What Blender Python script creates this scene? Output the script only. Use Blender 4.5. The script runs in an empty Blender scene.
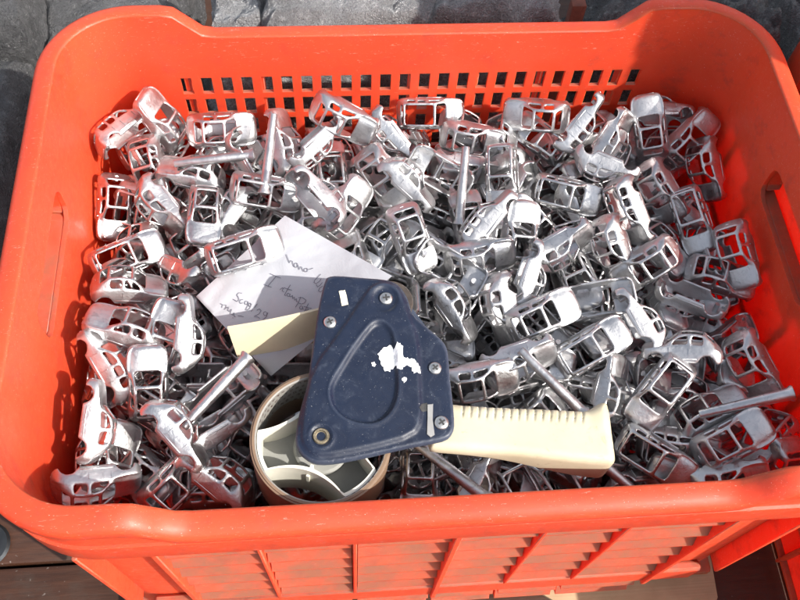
import bpy, bmesh, math, random
from mathutils import Vector, Matrix, Euler, noise
from mathutils.geometry import delaunay_2d_cdt

# ------------------------------------------------------------------ camera
scene = bpy.context.scene
H = 0.29                                   # height of the crate's low rim above the floor
CAM = Vector((-0.0643, -0.2936, H + 0.4530))
PITCH, YAW, ROLL = math.radians(61.17), math.radians(8.825), math.radians(5.49)
FPX = 850.0                                # focal length in pixels of the 800 px wide photograph
_f = Vector((math.cos(PITCH)*math.sin(YAW), math.cos(PITCH)*math.cos(YAW), -math.sin(PITCH)))
_r0 = Vector((math.cos(YAW), -math.sin(YAW), 0)); _u0 = _r0.cross(_f)
CR = math.cos(ROLL)*_r0 + math.sin(ROLL)*_u0
CU = -math.sin(ROLL)*_r0 + math.cos(ROLL)*_u0
CF = _f
cam_data = bpy.data.cameras.new('camera'); cam = bpy.data.objects.new('camera', cam_data)
scene.collection.objects.link(cam); scene.camera = cam
cam_data.sensor_width = 36.0; cam_data.lens = FPX/800*36.0
cam_data.clip_start = 0.01; cam_data.clip_end = 500
cam.matrix_world = Matrix(((CR.x, CU.x, -CF.x, CAM.x), (CR.y, CU.y, -CF.y, CAM.y), (CR.z, CU.z, -CF.z, CAM.z), (0, 0, 0, 1)))

# ------------------------------------------------------------------ light
SUN_EL, SUN_AZ = 41.0, 124.0               # azimuth clockwise from +Y
S_DIR = Vector((math.sin(math.radians(SUN_AZ))*math.cos(math.radians(SUN_EL)),
                math.cos(math.radians(SUN_AZ))*math.cos(math.radians(SUN_EL)), math.sin(math.radians(SUN_EL))))
world = bpy.data.worlds.new('World'); scene.world = world; world.use_nodes = True
_nt = world.node_tree; _nt.nodes.clear()
_sky = _nt.nodes.new('ShaderNodeTexSky'); _sky.sky_type = 'NISHITA'; _sky.sun_disc = False
_sky.sun_elevation = math.radians(SUN_EL); _sky.sun_rotation = math.radians(SUN_AZ); _sky.dust_density = 2.5
_bg = _nt.nodes.new('ShaderNodeBackground'); _bg.inputs['Strength'].default_value = 0.15
_wo = _nt.nodes.new('ShaderNodeOutputWorld')
_hs = _nt.nodes.new('ShaderNodeHueSaturation'); _hs.inputs['Saturation'].default_value = 0.45   # hazy, whitish daylight
_nt.links.new(_sky.outputs[0], _hs.inputs['Color']); _nt.links.new(_hs.outputs[0], _bg.inputs[0]); _nt.links.new(_bg.outputs[0], _wo.inputs[0])
sun_data = bpy.data.lights.new('sun', 'SUN'); sun_data.energy = 4.3; sun_data.angle = math.radians(0.6)
sun_data.color = (1.0, 0.95, 0.88)
sun = bpy.data.objects.new('sun', sun_data); scene.collection.objects.link(sun)
sun.rotation_euler = S_DIR.to_track_quat('Z', 'Y').to_euler()
vs = scene.view_settings
vs.view_transform = 'Standard'; vs.look = 'None'; vs.gamma = 1.0; vs.exposure = 0.82; vs.use_curve_mapping = False
scene.cycles.use_denoising = True
scene.cycles.max_bounces = 10; scene.cycles.glossy_bounces = 6; scene.cycles.diffuse_bounces = 4

# ------------------------------------------------------------------ helpers
COL = scene.collection
def ray(px, py): return (CR*((px-400)/FPX) - CU*((py-300)/FPX) + CF)
def on_z(px, py, z):                       # point at rim-relative height z
    d = ray(px, py); return CAM + d*((H+z-CAM.z)/d.z)
def on_plane(px, py, p0, n):
    d = ray(px, py); return CAM + d*((p0-CAM).dot(n)/d.dot(n))
def sstep(a, b, x):
    if a == b: return 1.0 if x >= b else 0.0
    t = min(1.0, max(0.0, (x-a)/(b-a))); return t*t*(3-2*t)

def link(name, me, mat=None, parent=None, smooth=None):
    o = bpy.data.objects.new(name, me); COL.objects.link(o)
    if mat is not None and not me.materials: me.materials.append(mat)
    if parent is not None: o.parent = parent
    if smooth is not None: shade(me, smooth)
    return o
def shade(me, angle=40):
    me.polygons.foreach_set('use_smooth', [True]*len(me.polygons))
    if angle < 180:
        bm = bmesh.new(); bm.from_mesh(me)
        a = math.radians(angle)
        for e in bm.edges:
            e.smooth = not (len(e.link_faces) != 2 or e.calc_face_angle(0) > a)
        bm.to_mesh(me); bm.free()
def bm_obj(name, bm, mat=None, parent=None, smooth=None, recalc=True):
    if recalc: bmesh.ops.recalc_face_normals(bm, faces=bm.faces[:])
    me = bpy.data.meshes.new(name); bm.to_mesh(me); bm.free()
    return link(name, me, mat, parent, smooth)
def tag(o, label=None, cat=None, group=None, kind=None):
    if label: o['label'] = label
    if cat: o['category'] = cat
    if group: o['group'] = group
    if kind: o['kind'] = kind
    return o
def empty(name, loc=(0, 0, 0)):
    o = bpy.data.objects.new(name, None); COL.objects.link(o); o.location = loc; o.empty_display_size = .01
    return o
def bm_box(bm, lo, hi, bevel=0.0, segs=2, M=None):
    c = (Vector(lo)+Vector(hi))/2; s = Vector(hi)-Vector(lo)
    r = bmesh.ops.create_cube(bm, size=1.0, matrix=Matrix.Translation(c) @ Matrix.Diagonal((*s, 1)))
    vs_ = r['verts']
    if bevel > 0:
        es = list({e for v in vs_ for e in v.link_edges})
        rb = bmesh.ops.bevel(bm, geom=es, offset=bevel, segments=segs, affect='EDGES', profile=.5)
        vs_ = list({v for f in rb['faces'] for v in f.verts} | {v for v in vs_ if v.is_valid})
    if M is not None:
        bmesh.ops.transform(bm, matrix=M, verts=[v for v in vs_ if v.is_valid])
    return vs_
def bm_cyl(bm, p0, p1, r0, r1=None, n=20, caps=True):
    r1 = r0 if r1 is None else r1
    p0, p1 = Vector(p0), Vector(p1); d = (p1-p0); L = d.length
    M = Matrix.Translation((p0+p1)/2) @ d.to_track_quat('Z', 'Y').to_matrix().to_4x4()
    return bmesh.ops.create_cone(bm, cap_ends=caps, segments=n, radius1=r0, radius2=r1, depth=L, matrix=M)['verts']
def bm_lathe(bm, prof, M=Matrix(), n=32, closed=False):
    rings = []
    for (r, z) in prof:
        rings.append([bm.verts.new(M @ Vector((r*math.cos(2*math.pi*i/n), r*math.sin(2*math.pi*i/n), z))) for i in range(n)])
    k = len(rings)
    for a in range(k if closed else k-1):
        A, B = rings[a], rings[(a+1) % k]
        for i in range(n): bm.faces.new((A[i], A[(i+1) % n], B[(i+1) % n], B[i]))
    if not closed:
        if prof[0][0] > 1e-6: bm.faces.new(rings[0][::-1])
        if prof[-1][0] > 1e-6: bm.faces.new(rings[-1])
    return rings
def boolean(o, cutter_bm):
    bmesh.ops.recalc_face_normals(cutter_bm, faces=cutter_bm.faces[:])
    me = bpy.data.meshes.new('cut'); cutter_bm.to_mesh(me); cutter_bm.free()
    c = bpy.data.objects.new('cut', me); COL.objects.link(c)
    m = o.modifiers.new('b', 'BOOLEAN'); m.operation = 'DIFFERENCE'; m.solver = 'EXACT'; m.object = c
    dg = bpy.context.evaluated_depsgraph_get(); dg.update()
    new = bpy.data.meshes.new_from_object(o.evaluated_get(dg))
    o.modifiers.clear(); old = o.data; o.data = new; bpy.data.meshes.remove(old)
    bpy.data.objects.remove(c); bpy.data.meshes.remove(me)
    return o

# ------------------------------------------------------------------ materials
class NT:
    def __init__(s, name):
        s.m = bpy.data.materials.new(name); s.m.use_nodes = True; s.t = s.m.node_tree
        s.b = s.t.nodes['Principled BSDF']
    def n(s, typ, **kw):
        nd = s.t.nodes.new(typ)
        for k, v in kw.items():
            if k.startswith('_'): setattr(nd, k[1:], v)
            else: nd.inputs[int(k[1:]) if k[0] == 'i' and k[1:].isdigit() else k.replace('__', ' ')].default_value = v
        return nd
    def l(s, a, b): s.t.links.new(a, b)
    def coord(s, kind='Object'):
        return s.n('ShaderNodeTexCoord').outputs[kind]
    def noise(s, scale, detail=4, rough=.55, src=None, dist=0):
        nd = s.n('ShaderNodeTexNoise', Scale=scale, Detail=detail, Roughness=rough, Distortion=dist)
        s.l(src if src is not None else s.coord(), nd.inputs['Vector']); return nd.outputs['Fac']
    def ramp(s, src, stops):
        nd = s.n('ShaderNodeValToRGB'); e = nd.color_ramp.elements
        while len(e) < len(stops): e.new(.5)
        for el, (p, c) in zip(e, stops):
            el.position = p; el.color = (*c, 1) if isinstance(c, tuple) else (c, c, c, 1)
        s.l(src, nd.inputs[0]); return nd.outputs['Color']
    def mix(s, fac, a, b, mode='MIX'):
        nd = s.n('ShaderNodeMix', _data_type='RGBA', _blend_type=mode)
        for sock, v in ((nd.inputs[0], fac), (nd.inputs[6], a), (nd.inputs[7], b)):
            if hasattr(v, 'is_linked'): s.l(v, sock)
            else: sock.default_value = v if not isinstance(v, tuple) else ((*v, 1) if len(v) == 3 else v)
        return nd.outputs[2]
    def math(s, op, a, b=0.0, clamp=False):
        nd = s.n('ShaderNodeMath', _operation=op); nd.use_clamp = clamp
        for sock, v in ((nd.inputs[0], a), (nd.inputs[1], b)):
            if hasattr(v, 'is_linked'): s.l(v, sock)
            else: sock.default_value = v
        return nd.outputs[0]
    def set(s, **kw):
        for k, v in kw.items():
            i = s.b.inputs[k.replace('__', ' ')]
            if hasattr(v, 'is_linked'): s.l(v, i)
            else: i.default_value = (*v, 1) if isinstance(v, tuple) and len(v) == 3 else v
        return s
    def bump(s, h, strength=.3, dist=.001):
        nd = s.n('ShaderNodeBump', Strength=strength, Distance=dist); s.l(h, nd.inputs['Height'])
        s.l(nd.outputs[0], s.b.inputs['Normal']); return s
MAT = {}
def m_red():
    t = NT('red_plastic'); co = t.coord()
    big = t.noise(9, 3, .5, co); fine = t.noise(160, 5, .65, co)
    base = t.mix(t.ramp(big, [(.3, 0.0), (.7, 1.0)]), (.63, .054, .018), (.71, .072, .025))
    # pale scuffs and scratches along the edges of the plastic
    mp = t.n('ShaderNodeMapping'); mp.inputs['Scale'].default_value = (45, 260, 190); mp.inputs['Rotation'].default_value = (.3, .2, .7)
    t.l(co, mp.inputs[0])
    sc = t.noise(4, 3, .6, mp.outputs[0], 1.2)
    geo = t.n('ShaderNodeNewGeometry')
    edge = t.ramp(geo.outputs['Pointiness'], [(.505, 0.0), (.56, 1.0)])
    scm = t.math('MULTIPLY', t.ramp(sc, [(.64, 0.0), (.70, 1.0)]), t.math('ADD', edge, .20, True))
    base = t.mix(t.math('MULTIPLY', scm, .55), base, (.80, .42, .34))
    spk = t.noise(900, 2, .5, co)
    base = t.mix(t.math('MULTIPLY', t.ramp(spk, [(.71, 0.0), (.76, 1.0)]), .5), base, (.8, .6, .55))
    # dust lying on ledges that face up
    nz = t.n('ShaderNodeSeparateXYZ'); t.l(geo.outputs['Normal'], nz.inputs[0])
    pz = t.n('ShaderNodeSeparateXYZ'); t.l(geo.outputs['Position'], pz.inputs[0])
    up = t.ramp(nz.outputs['Z'], [(.14, 0.0), (.30, 1.0)])
    low = t.ramp(t.math('MULTIPLY', pz.outputs['Z'], 2.0), [(.53, 1.0), (.55, 0.0)])
    dust = t.math('MULTIPLY', t.math('MULTIPLY', up, low), t.ramp(t.noise(26, 5, .7, co), [(.3, .40), (.60, .95)]))
    base = t.mix(dust, base, (.27, .105, .065))
    grime = t.math('MULTIPLY', t.ramp(t.noise(55, 6, .7, co), [(.54, 0.0), (.70, 1.0)]), .34)
    base = t.mix(grime, base, (.20, .035, .03))
    t.set(Base__Color=base, Roughness=t.ramp(fine, [(.3, .40), (.7, .56)]), Subsurface__Weight=.75, Subsurface__Scale=.010, Specular__IOR__Level=.4)
    t.b.inputs['Subsurface Radius'].default_value = (1.0, .16, .06)
    t.set(Transmission__Weight=0.0)
    t.bump(t.mix(.5, big, fine), .12, .0012)
    return t.m
def m_zinc(name, lo, hi, r0, r1):
    t = NT(name); co = t.coord(); oi = t.n('ShaderNodeObjectInfo')
    ad = t.n('ShaderNodeVectorMath', _operation='ADD'); t.l(co, ad.inputs[0]); t.l(oi.outputs['Location'], ad.inputs[1])
    a = t.noise(70, 4, .6, ad.outputs[0]); b = t.noise(420, 4, .6, ad.outputs[0]); flow = t.noise(130, 2, .5, ad.outputs[0], 2.5)
    col = t.mix(t.ramp(a, [(.32, 0.0), (.68, 1.0)]), lo, hi)
    col = t.mix(t.math('MULTIPLY', oi.outputs['Random'], .35), col, (.46, .46, .48))
    col = t.mix(t.math('MULTIPLY', t.ramp(flow, [(.58, 0.0), (.70, 1.0)]), .5), col, (.34, .34, .35))
    rg = t.math('ADD', t.ramp(a, [(.3, r0), (.7, r1)]), t.math('MULTIPLY', t.math('SUBTRACT', oi.outputs['Random'], .5), .14))
    t.set(Base__Color=col, Metallic=1.0, Roughness=rg)
    t.bump(t.mix(.6, flow, b), .5, .0007)
    return t.m
def m_simple(name, col, rough, metal=0.0, var=.12, scale=60, bump=.1, bdist=.0005):
    t = NT(name); co = t.coord(); a = t.noise(scale, 5, .6, co)
    dark = tuple(c*(1-var*1.6) for c in col); lite = tuple(min(1, c*(1+var)) for c in col)
    t.set(Base__Color=t.mix(t.ramp(a, [(.3, 0.0), (.7, 1.0)]), dark, lite), Roughness=t.ramp(a, [(.3, rough*.85), (.7, min(1, rough*1.15))]), Metallic=metal)
    t.bump(t.noise(scale*6, 4, .6, co), bump, bdist)
    return t.m

# ------------------------------------------------------------------ surroundings
MAT['red'] = m_red()
def m_floor():
    t = NT('brown_boards'); co = t.coord()
    mp = t.n('ShaderNodeMapping'); mp.inputs['Scale'].default_value = (6, 60, 6); t.l(co, mp.inputs[0])
    g = t.noise(3, 6, .65, mp.outputs[0]); d = t.noise(22, 6, .7, co)
    c = t.mix(t.ramp(g, [(.3, 0.0), (.7, 1.0)]), (.030, .011, .005), (.060, .022, .010))
    c = t.mix(t.ramp(d, [(.5, 0.0), (.75, 1.0)]), c, (.045, .030, .022))
    c = t.mix(t.math('MULTIPLY', t.ramp(t.noise(240, 2, .5, co), [(.70, 0.0), (.74, 1.0)]), .6), c, (.20, .17, .15))
    t.set(Base__Color=c, Roughness=t.ramp(d, [(.3, .45), (.7, .75)])); t.bump(g, .3, .002); return t.m
def m_dross(name='rough_cast_metal', k=1.0):
    t = NT(name); co = t.coord('Object')
    a = t.noise(14, 6, .62, co, .4); b = t.noise(150, 6, .68, co); c = t.noise(520, 4, .7, co)
    col = t.mix(t.ramp(a, [(.32, 0.0), (.68, 1.0)]), (.07*k, .07*k, .072*k), (.17*k, .17*k, .173*k))
    col = t.mix(t.ramp(b, [(.50, 0.0), (.74, 1.0)]), col, (.26*k, .26*k, .262*k))
    t.set(Base__Color=col, Metallic=t.ramp(b, [(.35, .5), (.7, .85)]), Roughness=t.ramp(c, [(.3, .20), (.7, .42)]))
    t.bump(t.mix(.6, b, c), 1.0, .006); return t.m
MAT['floor'] = m_floor(); MAT['dross'] = m_dross(); MAT['silver'] = m_dross('silvery_cast_metal', 2.4)
bm = bmesh.new(); bm_box(bm, (-6, -6, -.06), (6, 6, -.021))
floor = tag(bm_obj('floor', bm, MAT['floor']), kind='structure')
bm = bmesh.new(); bm_box(bm, (-1.2, -.0995, -.021), (1.2, .0995, 0), .0025, 2)
plank0 = bm_obj('plank', bm, MAT['floor'], floor, 40); plank0.location = (0, -.2285, 0)
for k in range(1, 9):
    p = plank0.copy(); COL.objects.link(p); p.parent = floor; p.location = (.31*((k*37) % 5-2), -.2285-.202*2+.202*(k if k > 1 else 0 if k == 1 else k), 0) if k != 2 else (.2, -.2285+.202*7, 0)
bm = bmesh.new(); bm_lathe(bm, [(0, 0), (.017, 0), (.019, .0015), (.017, .004), (.010, .005), (0, .005)], n=24)
knob = tag(bm_obj('metal_disc', bm, m_simple('dark_steel', (.05, .055, .06), .45, .8), None, 40), 'small dark round metal disc on the brown floor left of the red crate', 'disc')
knob.location = on_z(-12, 546, -H) + Vector((0, 0, .0005))

def rough_block(name, px, ztop, thick, seed, amp=.012, n=30, label='', mat='dross'):
    """A slab of rough cast metal: px are four outline pixels of its top face (clockwise from the left back)."""
    P = [on_z(x, y, ztop) for x, y in px]
    c = sum(P, Vector())/4
    bm = bmesh.new(); bmesh.ops.create_cube(bm, size=2.0)
    bmesh.ops.subdivide_edges(bm, edges=bm.edges[:], cuts=n, use_grid_fill=True)
    for v in bm.verts:
        u, w, h = (v.co.x+1)/2, (v.co.y+1)/2, (v.co.z+1)/2
        u2, w2 = u, w
        q = P[3].lerp(P[2], u2).lerp(P[0].lerp(P[1], u2), w2) - c
        rr = min(u, 1-u, w, 1-w)
        edge = .35*thick*(1-min(1, rr*7))**2 if h > .5 else 0
        z = -thick*(1-h) - edge*1.0
        p = Vector((q.x, q.y, z))
        s = Vector((seed*3.1, seed*1.7, 0))
        d = noise.fractal((p+s)*16, .8, 2.1, 5)*amp + abs(noise.noise((p+s)*38))*amp*.5 + noise.noise((p+s)*95)*amp*.22
        nrm = Vector((v.co.x**7*.8, v.co.y**7*.8, v.co.z**3)); 
        v.co = p + (nrm.normalized() if nrm.length > .01 else Vector((0, 0, 1)))*d
    o = bm_obj(name, bm, MAT[mat], None, 60); o.location = c
    return tag(o, label, 'metal slab', 'rough cast slabs around the crate')
rough_block('metal_slab', [(-95, 22), (24, 40), (-2, 330), (-130, 360)], -.15, .14, 1, .010, label='dark rough metal slab standing close along the left side of the red crate')
rough_block('metal_slab', [(-120, -110), (32, -100), (27, 28), (-90, 12)], -.13, .16, 2, .014, label='cracked dark grey metal slab at the top left corner of the picture')
rough_block('metal_slab', [(36, -90), (184, -95), (186, 30), (30, 60)], -.17, .12, 3, .010, label='flat grey metal slab behind the left back corner of the crate')
rough_block('metal_slab', [(210, -30), (262, -32), (268, 30), (206, 34)], -.10, .19, 4, .016, label='small lumpy grey metal slab behind the back rim beside a dark gap', mat='silver')
rough_block('metal_slab', [(262, -40), (430, -44), (432, 12), (262, 20)], -.085, .05, 5, .014, label='upper light grey lumpy slab lying behind the middle of the back rim', mat='silver')
rough_block('metal_slab', [(256, -10), (566, -14), (566, 34), (256, 40)], -.135, .15, 6, .015, label='long grey lumpy slab lying low behind the back rim of the crate', mat='silver')
rough_block('metal_slab', [(424, -46), (566, -46), (562, 6), (428, 10)], -.09, .05, 7, .014, label='upper grey slab behind the back rim next to the rusty post', mat='silver')
rough_block('metal_slab', [(588, -50), (700, -56), (690, 16), (590, 26)], -.15, .14, 8, .018, label='dark grey lump behind the raised right back corner of the crate')
rough_block('metal_slab', [(712, -10), (775, -14), (792, 70), (715, 60)], -.16, .13, 9, .020, label='dark lumpy metal slab just outside the right back corner of the crate')
rough_block('metal_slab', [(770, -70), (880, -70), (900, 130), (796, 100)], -.19, .10, 10, .018, label='dark metal slab added to blacken the shaded top right corner of the picture')  # added slab, covers floor that would show too bright for the shaded corner
def thin_post(name, px, py, z0, z1, r, label, mat):
    bm = bmesh.new(); p = on_z(px, py, z1)
    bm_box(bm, (-r, -r*.8, H+z0), (r, r*.8, H+z1), r*.2, 2)
    o = bm_obj(name, bm, mat, None, 40); o.location = (p.x, p.y, 0); return tag(o, label, 'post')
thin_post('rusty_post', 579, 2, -H, -.06, .0065, 'slim rusty brown post between the grey slabs behind the crate', m_simple('rust', (.17, .055, .035), .8, 0, .3, 90, .5, .001))

# ------------------------------------------------------------------ the red crate
IA, IB, IR = .244, .170, .046             # inner half width, half depth, corner radius
def perim():
    """Inner outline as (point, outward normal, raise) walking counter-clockwise."""
    out = []
    def rise(x, side): return .021 if side else .021*sstep(.148, .176, abs(x))
    def line(p, q, nrm, side, step=.009):
        n = max(2, int((Vector(q)-Vector(p)).length/step))
        for i in range(n):
            t = i/n; x = p[0]+(q[0]-p[0])*t; y = p[1]+(q[1]-p[1])*t
            out.append((Vector((x, y, 0)), Vector((*nrm, 0)), rise(x, side)))
    def arc(cx, cy, a0):
        for i in range(12):
            a = math.radians(a0+90*i/12); d = Vector((math.cos(a), math.sin(a), 0))
            out.append((Vector((cx, cy, 0))+d*IR, d, .021))
    A, B = IA-IR, IB-IR
    line((-A, -IB), (A, -IB), (0, -1), False); arc(A, -B, -90)
    line((IA, -B), (IA, B), (1, 0), True); arc(A, B, 0)
    line((A, IB), (-A, IB), (0, 1), False); arc(-A, B, 90)
    line((-IA, B), (-IA, -B), (-1, 0), True); arc(-A, -B, 180)
    return out
PER = perim()
def ring_loft(prof):
    """prof: closed list of (outward offset, z from the low rim, share of the corner rise)."""
    bm = bmesh.new(); rings = []
    for (d, z, k) in prof:
        rings.append([bm.verts.new(p+n*d+Vector((0, 0, H+z+r*k))) for p, n, r in PER])
    m = len(PER)
    for a in range(len(rings)):
        A, B = rings[a], rings[(a+1) % len(rings)]
        for i in range(m): bm.faces.new((A[i], A[(i+1) % m], B[(i+1) % m], B[i]))
    return bm
WT = .0032
def build_crate():
    root = empty('red_plastic_crate')
    wall = bm_obj('wall', ring_loft([(0, -.283, 0), (0, -.15, 0), (0, -.06, 0), (0, -.0222, .5), (0, -.0012, 1), (WT, -.0012, 1), (WT, -.0222, .5), (WT, -.06, 0), (WT, -.283, 0)]), MAT['red'], root)
    cut = bmesh.new()
    for row in range(4):
        z1 = -.0408-.0232*row
        for k in range(24):
            x = -.1760+.01517*k
            bm_box(cut, (x, IB-.004, H+z1-.0172), (x+.0085, IB+.02, H+z1))
    for s in (-1, 1):
        bm_box(cut, (s*IA-.02, -.047, H-.043), (s*IA+.02, .052, H-.0125), .009, 3)
    boolean(wall, cut); shade(wall.data, 35)
    rim = bm_obj('rim', ring_loft([(0, -.0011, 1), (.0005, -.0004, 1), (.0018, 0, 1), (.0090, -.0008, 1), (.0122, -.0022, 1), (.0140, -.0042, 1),
                                   (.0146, -.007, 1), (.0147, -.0118, 1), (.0143, -.0126, 1), (.0124, -.0130, 1), (.0124, -.0142, .0), (.0142, -.0147, 0), (.0145, -.0378, 0), (.0138, -.0392, 0), (.0042, -.0396, 0), (WT+.0002, -.0300, 0), (WT+.0002, -.0220, .5), (WT+.0002, -.0011, 1)]), MAT['red'], root)
    cut = bmesh.new()
    for s in (-1, 1): bm_box(cut, (s*IA-.03, -.047, H-.043), (s*IA+.03, .052, H-.0125), .009, 3)
    boolean(rim, cut); shade(rim.data, 38)
    # scooped frames around the two hand holes
    for s in (-1, 1):
        bm = bmesh.new()
        for (y0, y1, z0, z1) in ((-.052, .057, -.0485, -.0432),):
            lo = (min(s*(IA+WT), s*(IA+.013)), y0, H+z0); hi = (max(s*(IA+WT), s*(IA+.013)), y1, H+z1)
            bm_box(bm, lo, hi, .001, 1)
        bm_obj('hand_hole_frame', bm, MAT['red'], root, 40)
        bm = bmesh.new(); bm_box(bm, (min(s*(IA+.0148), s*(IA+.0170)), -.056, H-.0515), (max(s*(IA+.0148), s*(IA+.0170)), .061, H+.004), .0008, 1)
        bm_obj('grip_cover', bm, MAT['red'], root, 40)
    bm = bmesh.new(); bm_box(bm, (-IA-.001, -IB-.001, .0), (IA+.001, IB+.001, .0068), .004, 2)
    bm_obj('base', bm, MAT['red'], root, 40)
    # outside of the two long sides: ribs, louvres and bands
    fins = [-.172, -.1145, -.0594, .0005, .0525, .1035, .168]
    for s in (-1, 1):
        def Y(d): return s*(IB+d)
        def box(bm, x0, x1, d0, d1, z0, z1, bev=0):
            bm_box(bm, (x0, min(Y(d0), Y(d1)), H+z0), (x1, max(Y(d0), Y(d1)), H+z1), bev, 1)
        if s > 0: pass
        bm = bmesh.new(); box(bm, -.206, .206, WT+.0001, .0112, -.2385, -.2075, .0022); band = bm_obj('lower_band', bm, MAT['red'], root, 40)
        def wedge(x0, x1, zt, zb, din, dout):
            bm = bmesh.new(); pr = [(din, zt), (dout, zb+.0045), (dout, zb+.0030), (din, zb)]
            A = [bm.verts.new((x0, Y(d), H+z)) for d, z in pr]; B = [bm.verts.new((x1, Y(d), H+z)) for d, z in pr]
            for i in range(4): bm.faces.new((A[i], A[(i+1) % 4], B[(i+1) % 4], B[i]))
            bm.faces.new(A[::-1]); bm.faces.new(B); return bm
        for k, x in enumerate(fins):
            big = k in (0, 3, 6)
            t = .0019 if big else .0012; d = .0136 if big else .0122
            bm = bmesh.new(); box(bm, x-t, x+t, WT+.0001, d, -.2073 if not big else -.2400, -.0394, .0006)
            rib = bm_obj('rib', bm, MAT['red'], root, 40)
        if s < 0:
            for k in range(len(fins)-1):
                for i in range(6):
                    zt = -.0405-.0277*i
                    bm_obj('louvre', wedge(fins[k]+.0020, fins[k+1]-.0020, zt, zt-.0268, WT+.0001, .0104), MAT['red'], root)
                for i in range(2):
                    zt = -.2387-.0215*i
                    bm_obj('louvre', wedge(fins[k]+.0022, fins[k+1]-.0022, zt, zt-.021, WT+.0001, .0108), MAT['red'], root)
        for sx in (-1, 1):                     # tall corner fins and the short ledges above them
            x = sx*.2145
            bm = bmesh.new(); box(bm, x-.0016, x+.0016, -.0004, .0136, -.2050, -.0394, .0006); bm_obj('corner_fin', bm, MAT['red'], root, 40)
    for sx in (-1, 1):
        for y in (-.10, -.05, 0, .05, .10):
            bm = bmesh.new(); bm_box(bm, (min(sx*(IA+WT), sx*(IA+.0105)), y-.0014, H-.27), (max(sx*(IA+WT), sx*(IA+.0105)), y+.0014, H-.060 if abs(y) < .06 else H-.0394), .0006, 1)
            bm_obj('rib', bm, MAT['red'], root, 40)
        for z in (-.11, -.19, -.262):
            bm = bmesh.new(); bm_box(bm, (min(sx*(IA+WT), sx*(IA+.0085)), -.118, H+z-.002), (max(sx*(IA+WT), sx*(IA+.0085)), .118, H+z+.002), .0006, 1)
            bm_obj('side_band', bm, MAT['red'], root, 40)
    return root
crate = tag(build_crate(), 'open red plastic crate filled with bare metal toy car bodies', 'crate')
def copy_tree(o, parent=None):
    c = o.copy(); COL.objects.link(c); c.parent = parent
    for ch in list(o.children): copy_tree(ch, c)
    return c
CR_X = .556
side_crate = copy_tree(crate); side_crate.location = (CR_X, -.215, 0)
side_crate.scale = (1, 1, .6)
tag(side_crate, 'shallow empty red crate on the floor at the lower right edge of the picture', 'crate')
for (z, lab) in ((0, 'bottom red crate of the added shade-casting stack to the right, behind the low empty crate'), (H+.002, 'top red crate of the added shade-casting stack to the right of the filled crate')):
    c = copy_tree(crate); c.location = (CR_X+.100, .172, z); tag(c, lab, 'crate', 'added red crates that cast shade from the right')  # stack added to throw shade over the filled crate's right back corner
# sheet of cardboard the filled crate stands on
def m_card():
    t = NT('cardboard'); co = t.coord(); a = t.noise(30, 5, .6, co)
    mp = t.n('ShaderNodeMapping'); mp.inputs['Scale'].default_value = (4, 260, 4); t.l(co, mp.inputs[0])
    t.set(Base__Color=t.mix(t.ramp(a, [(.3, 0.0), (.7, 1.0)]), (.34, .23, .13), (.46, .32, .19)), Roughness=.85); t.bump(t.noise(2, 2, .5, mp.outputs[0]), .3, .0008); return t.m
bm = bmesh.new(); 
pts = [(.07, -.16), (.11, -.186), (.128, -.196), (.15, -.212), (.20, -.222), (.236, -.207), (.247, -.19), (.249, -.160), (.243, .05), (.07, .06)]
top = [bm.verts.new((x, y, .0)) for x, y in pts]; f_ = bm.faces.new(top)
r_ = bmesh.ops.extrude_face_region(bm, geom=[f_]); bmesh.ops.translate(bm, verts=[v for v in r_['geom'] if isinstance(v, bmesh.types.BMVert)], vec=(0, 0, .004))
card = tag(bm_obj('cardboard_sheet', bm, m_card()), 'torn sheet of tan cardboard sticking out from under the front of the crate', 'cardboard')
card.location = (0, 0, .0004)
for o in (crate,): o.location = (0, 0, .0046)

# ------------------------------------------------------------------ tape dispenser
def pdist(poly, x, y):
    """Signed distance in pixels to a closed outline, positive inside."""
    best = 1e9; ins = False; n = len(poly)
    for i in range(n):
        x0, y0 = poly[i]; x1, y1 = poly[(i+1) % n]
        dx, dy = x1-x0, y1-y0; L = dx*dx+dy*dy
        t = max(0, min(1, ((x-x0)*dx+(y-y0)*dy)/L)) if L else 0
        d = (x-x0-t*dx)**2+(y-y0-t*dy)**2
        if d < best: best = d
        if (y0 > y) != (y1 > y) and x < (x1-x0)*(y-y0)/(y1-y0)+x0: ins = not ins
    return math.sqrt(best) if ins else -math.sqrt(best)
def smooth_poly(poly, it=2):
    for _ in range(it):
        q = []
        for i in range(len(poly)):
            a, b = poly[i], poly[(i+1) % len(poly)]
            q += [(a[0]*.75+b[0]*.25, a[1]*.75+b[1]*.25), (a[0]*.25+b[0]*.75, a[1]*.25+b[1]*.75)]
        poly = q
    return poly
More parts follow.
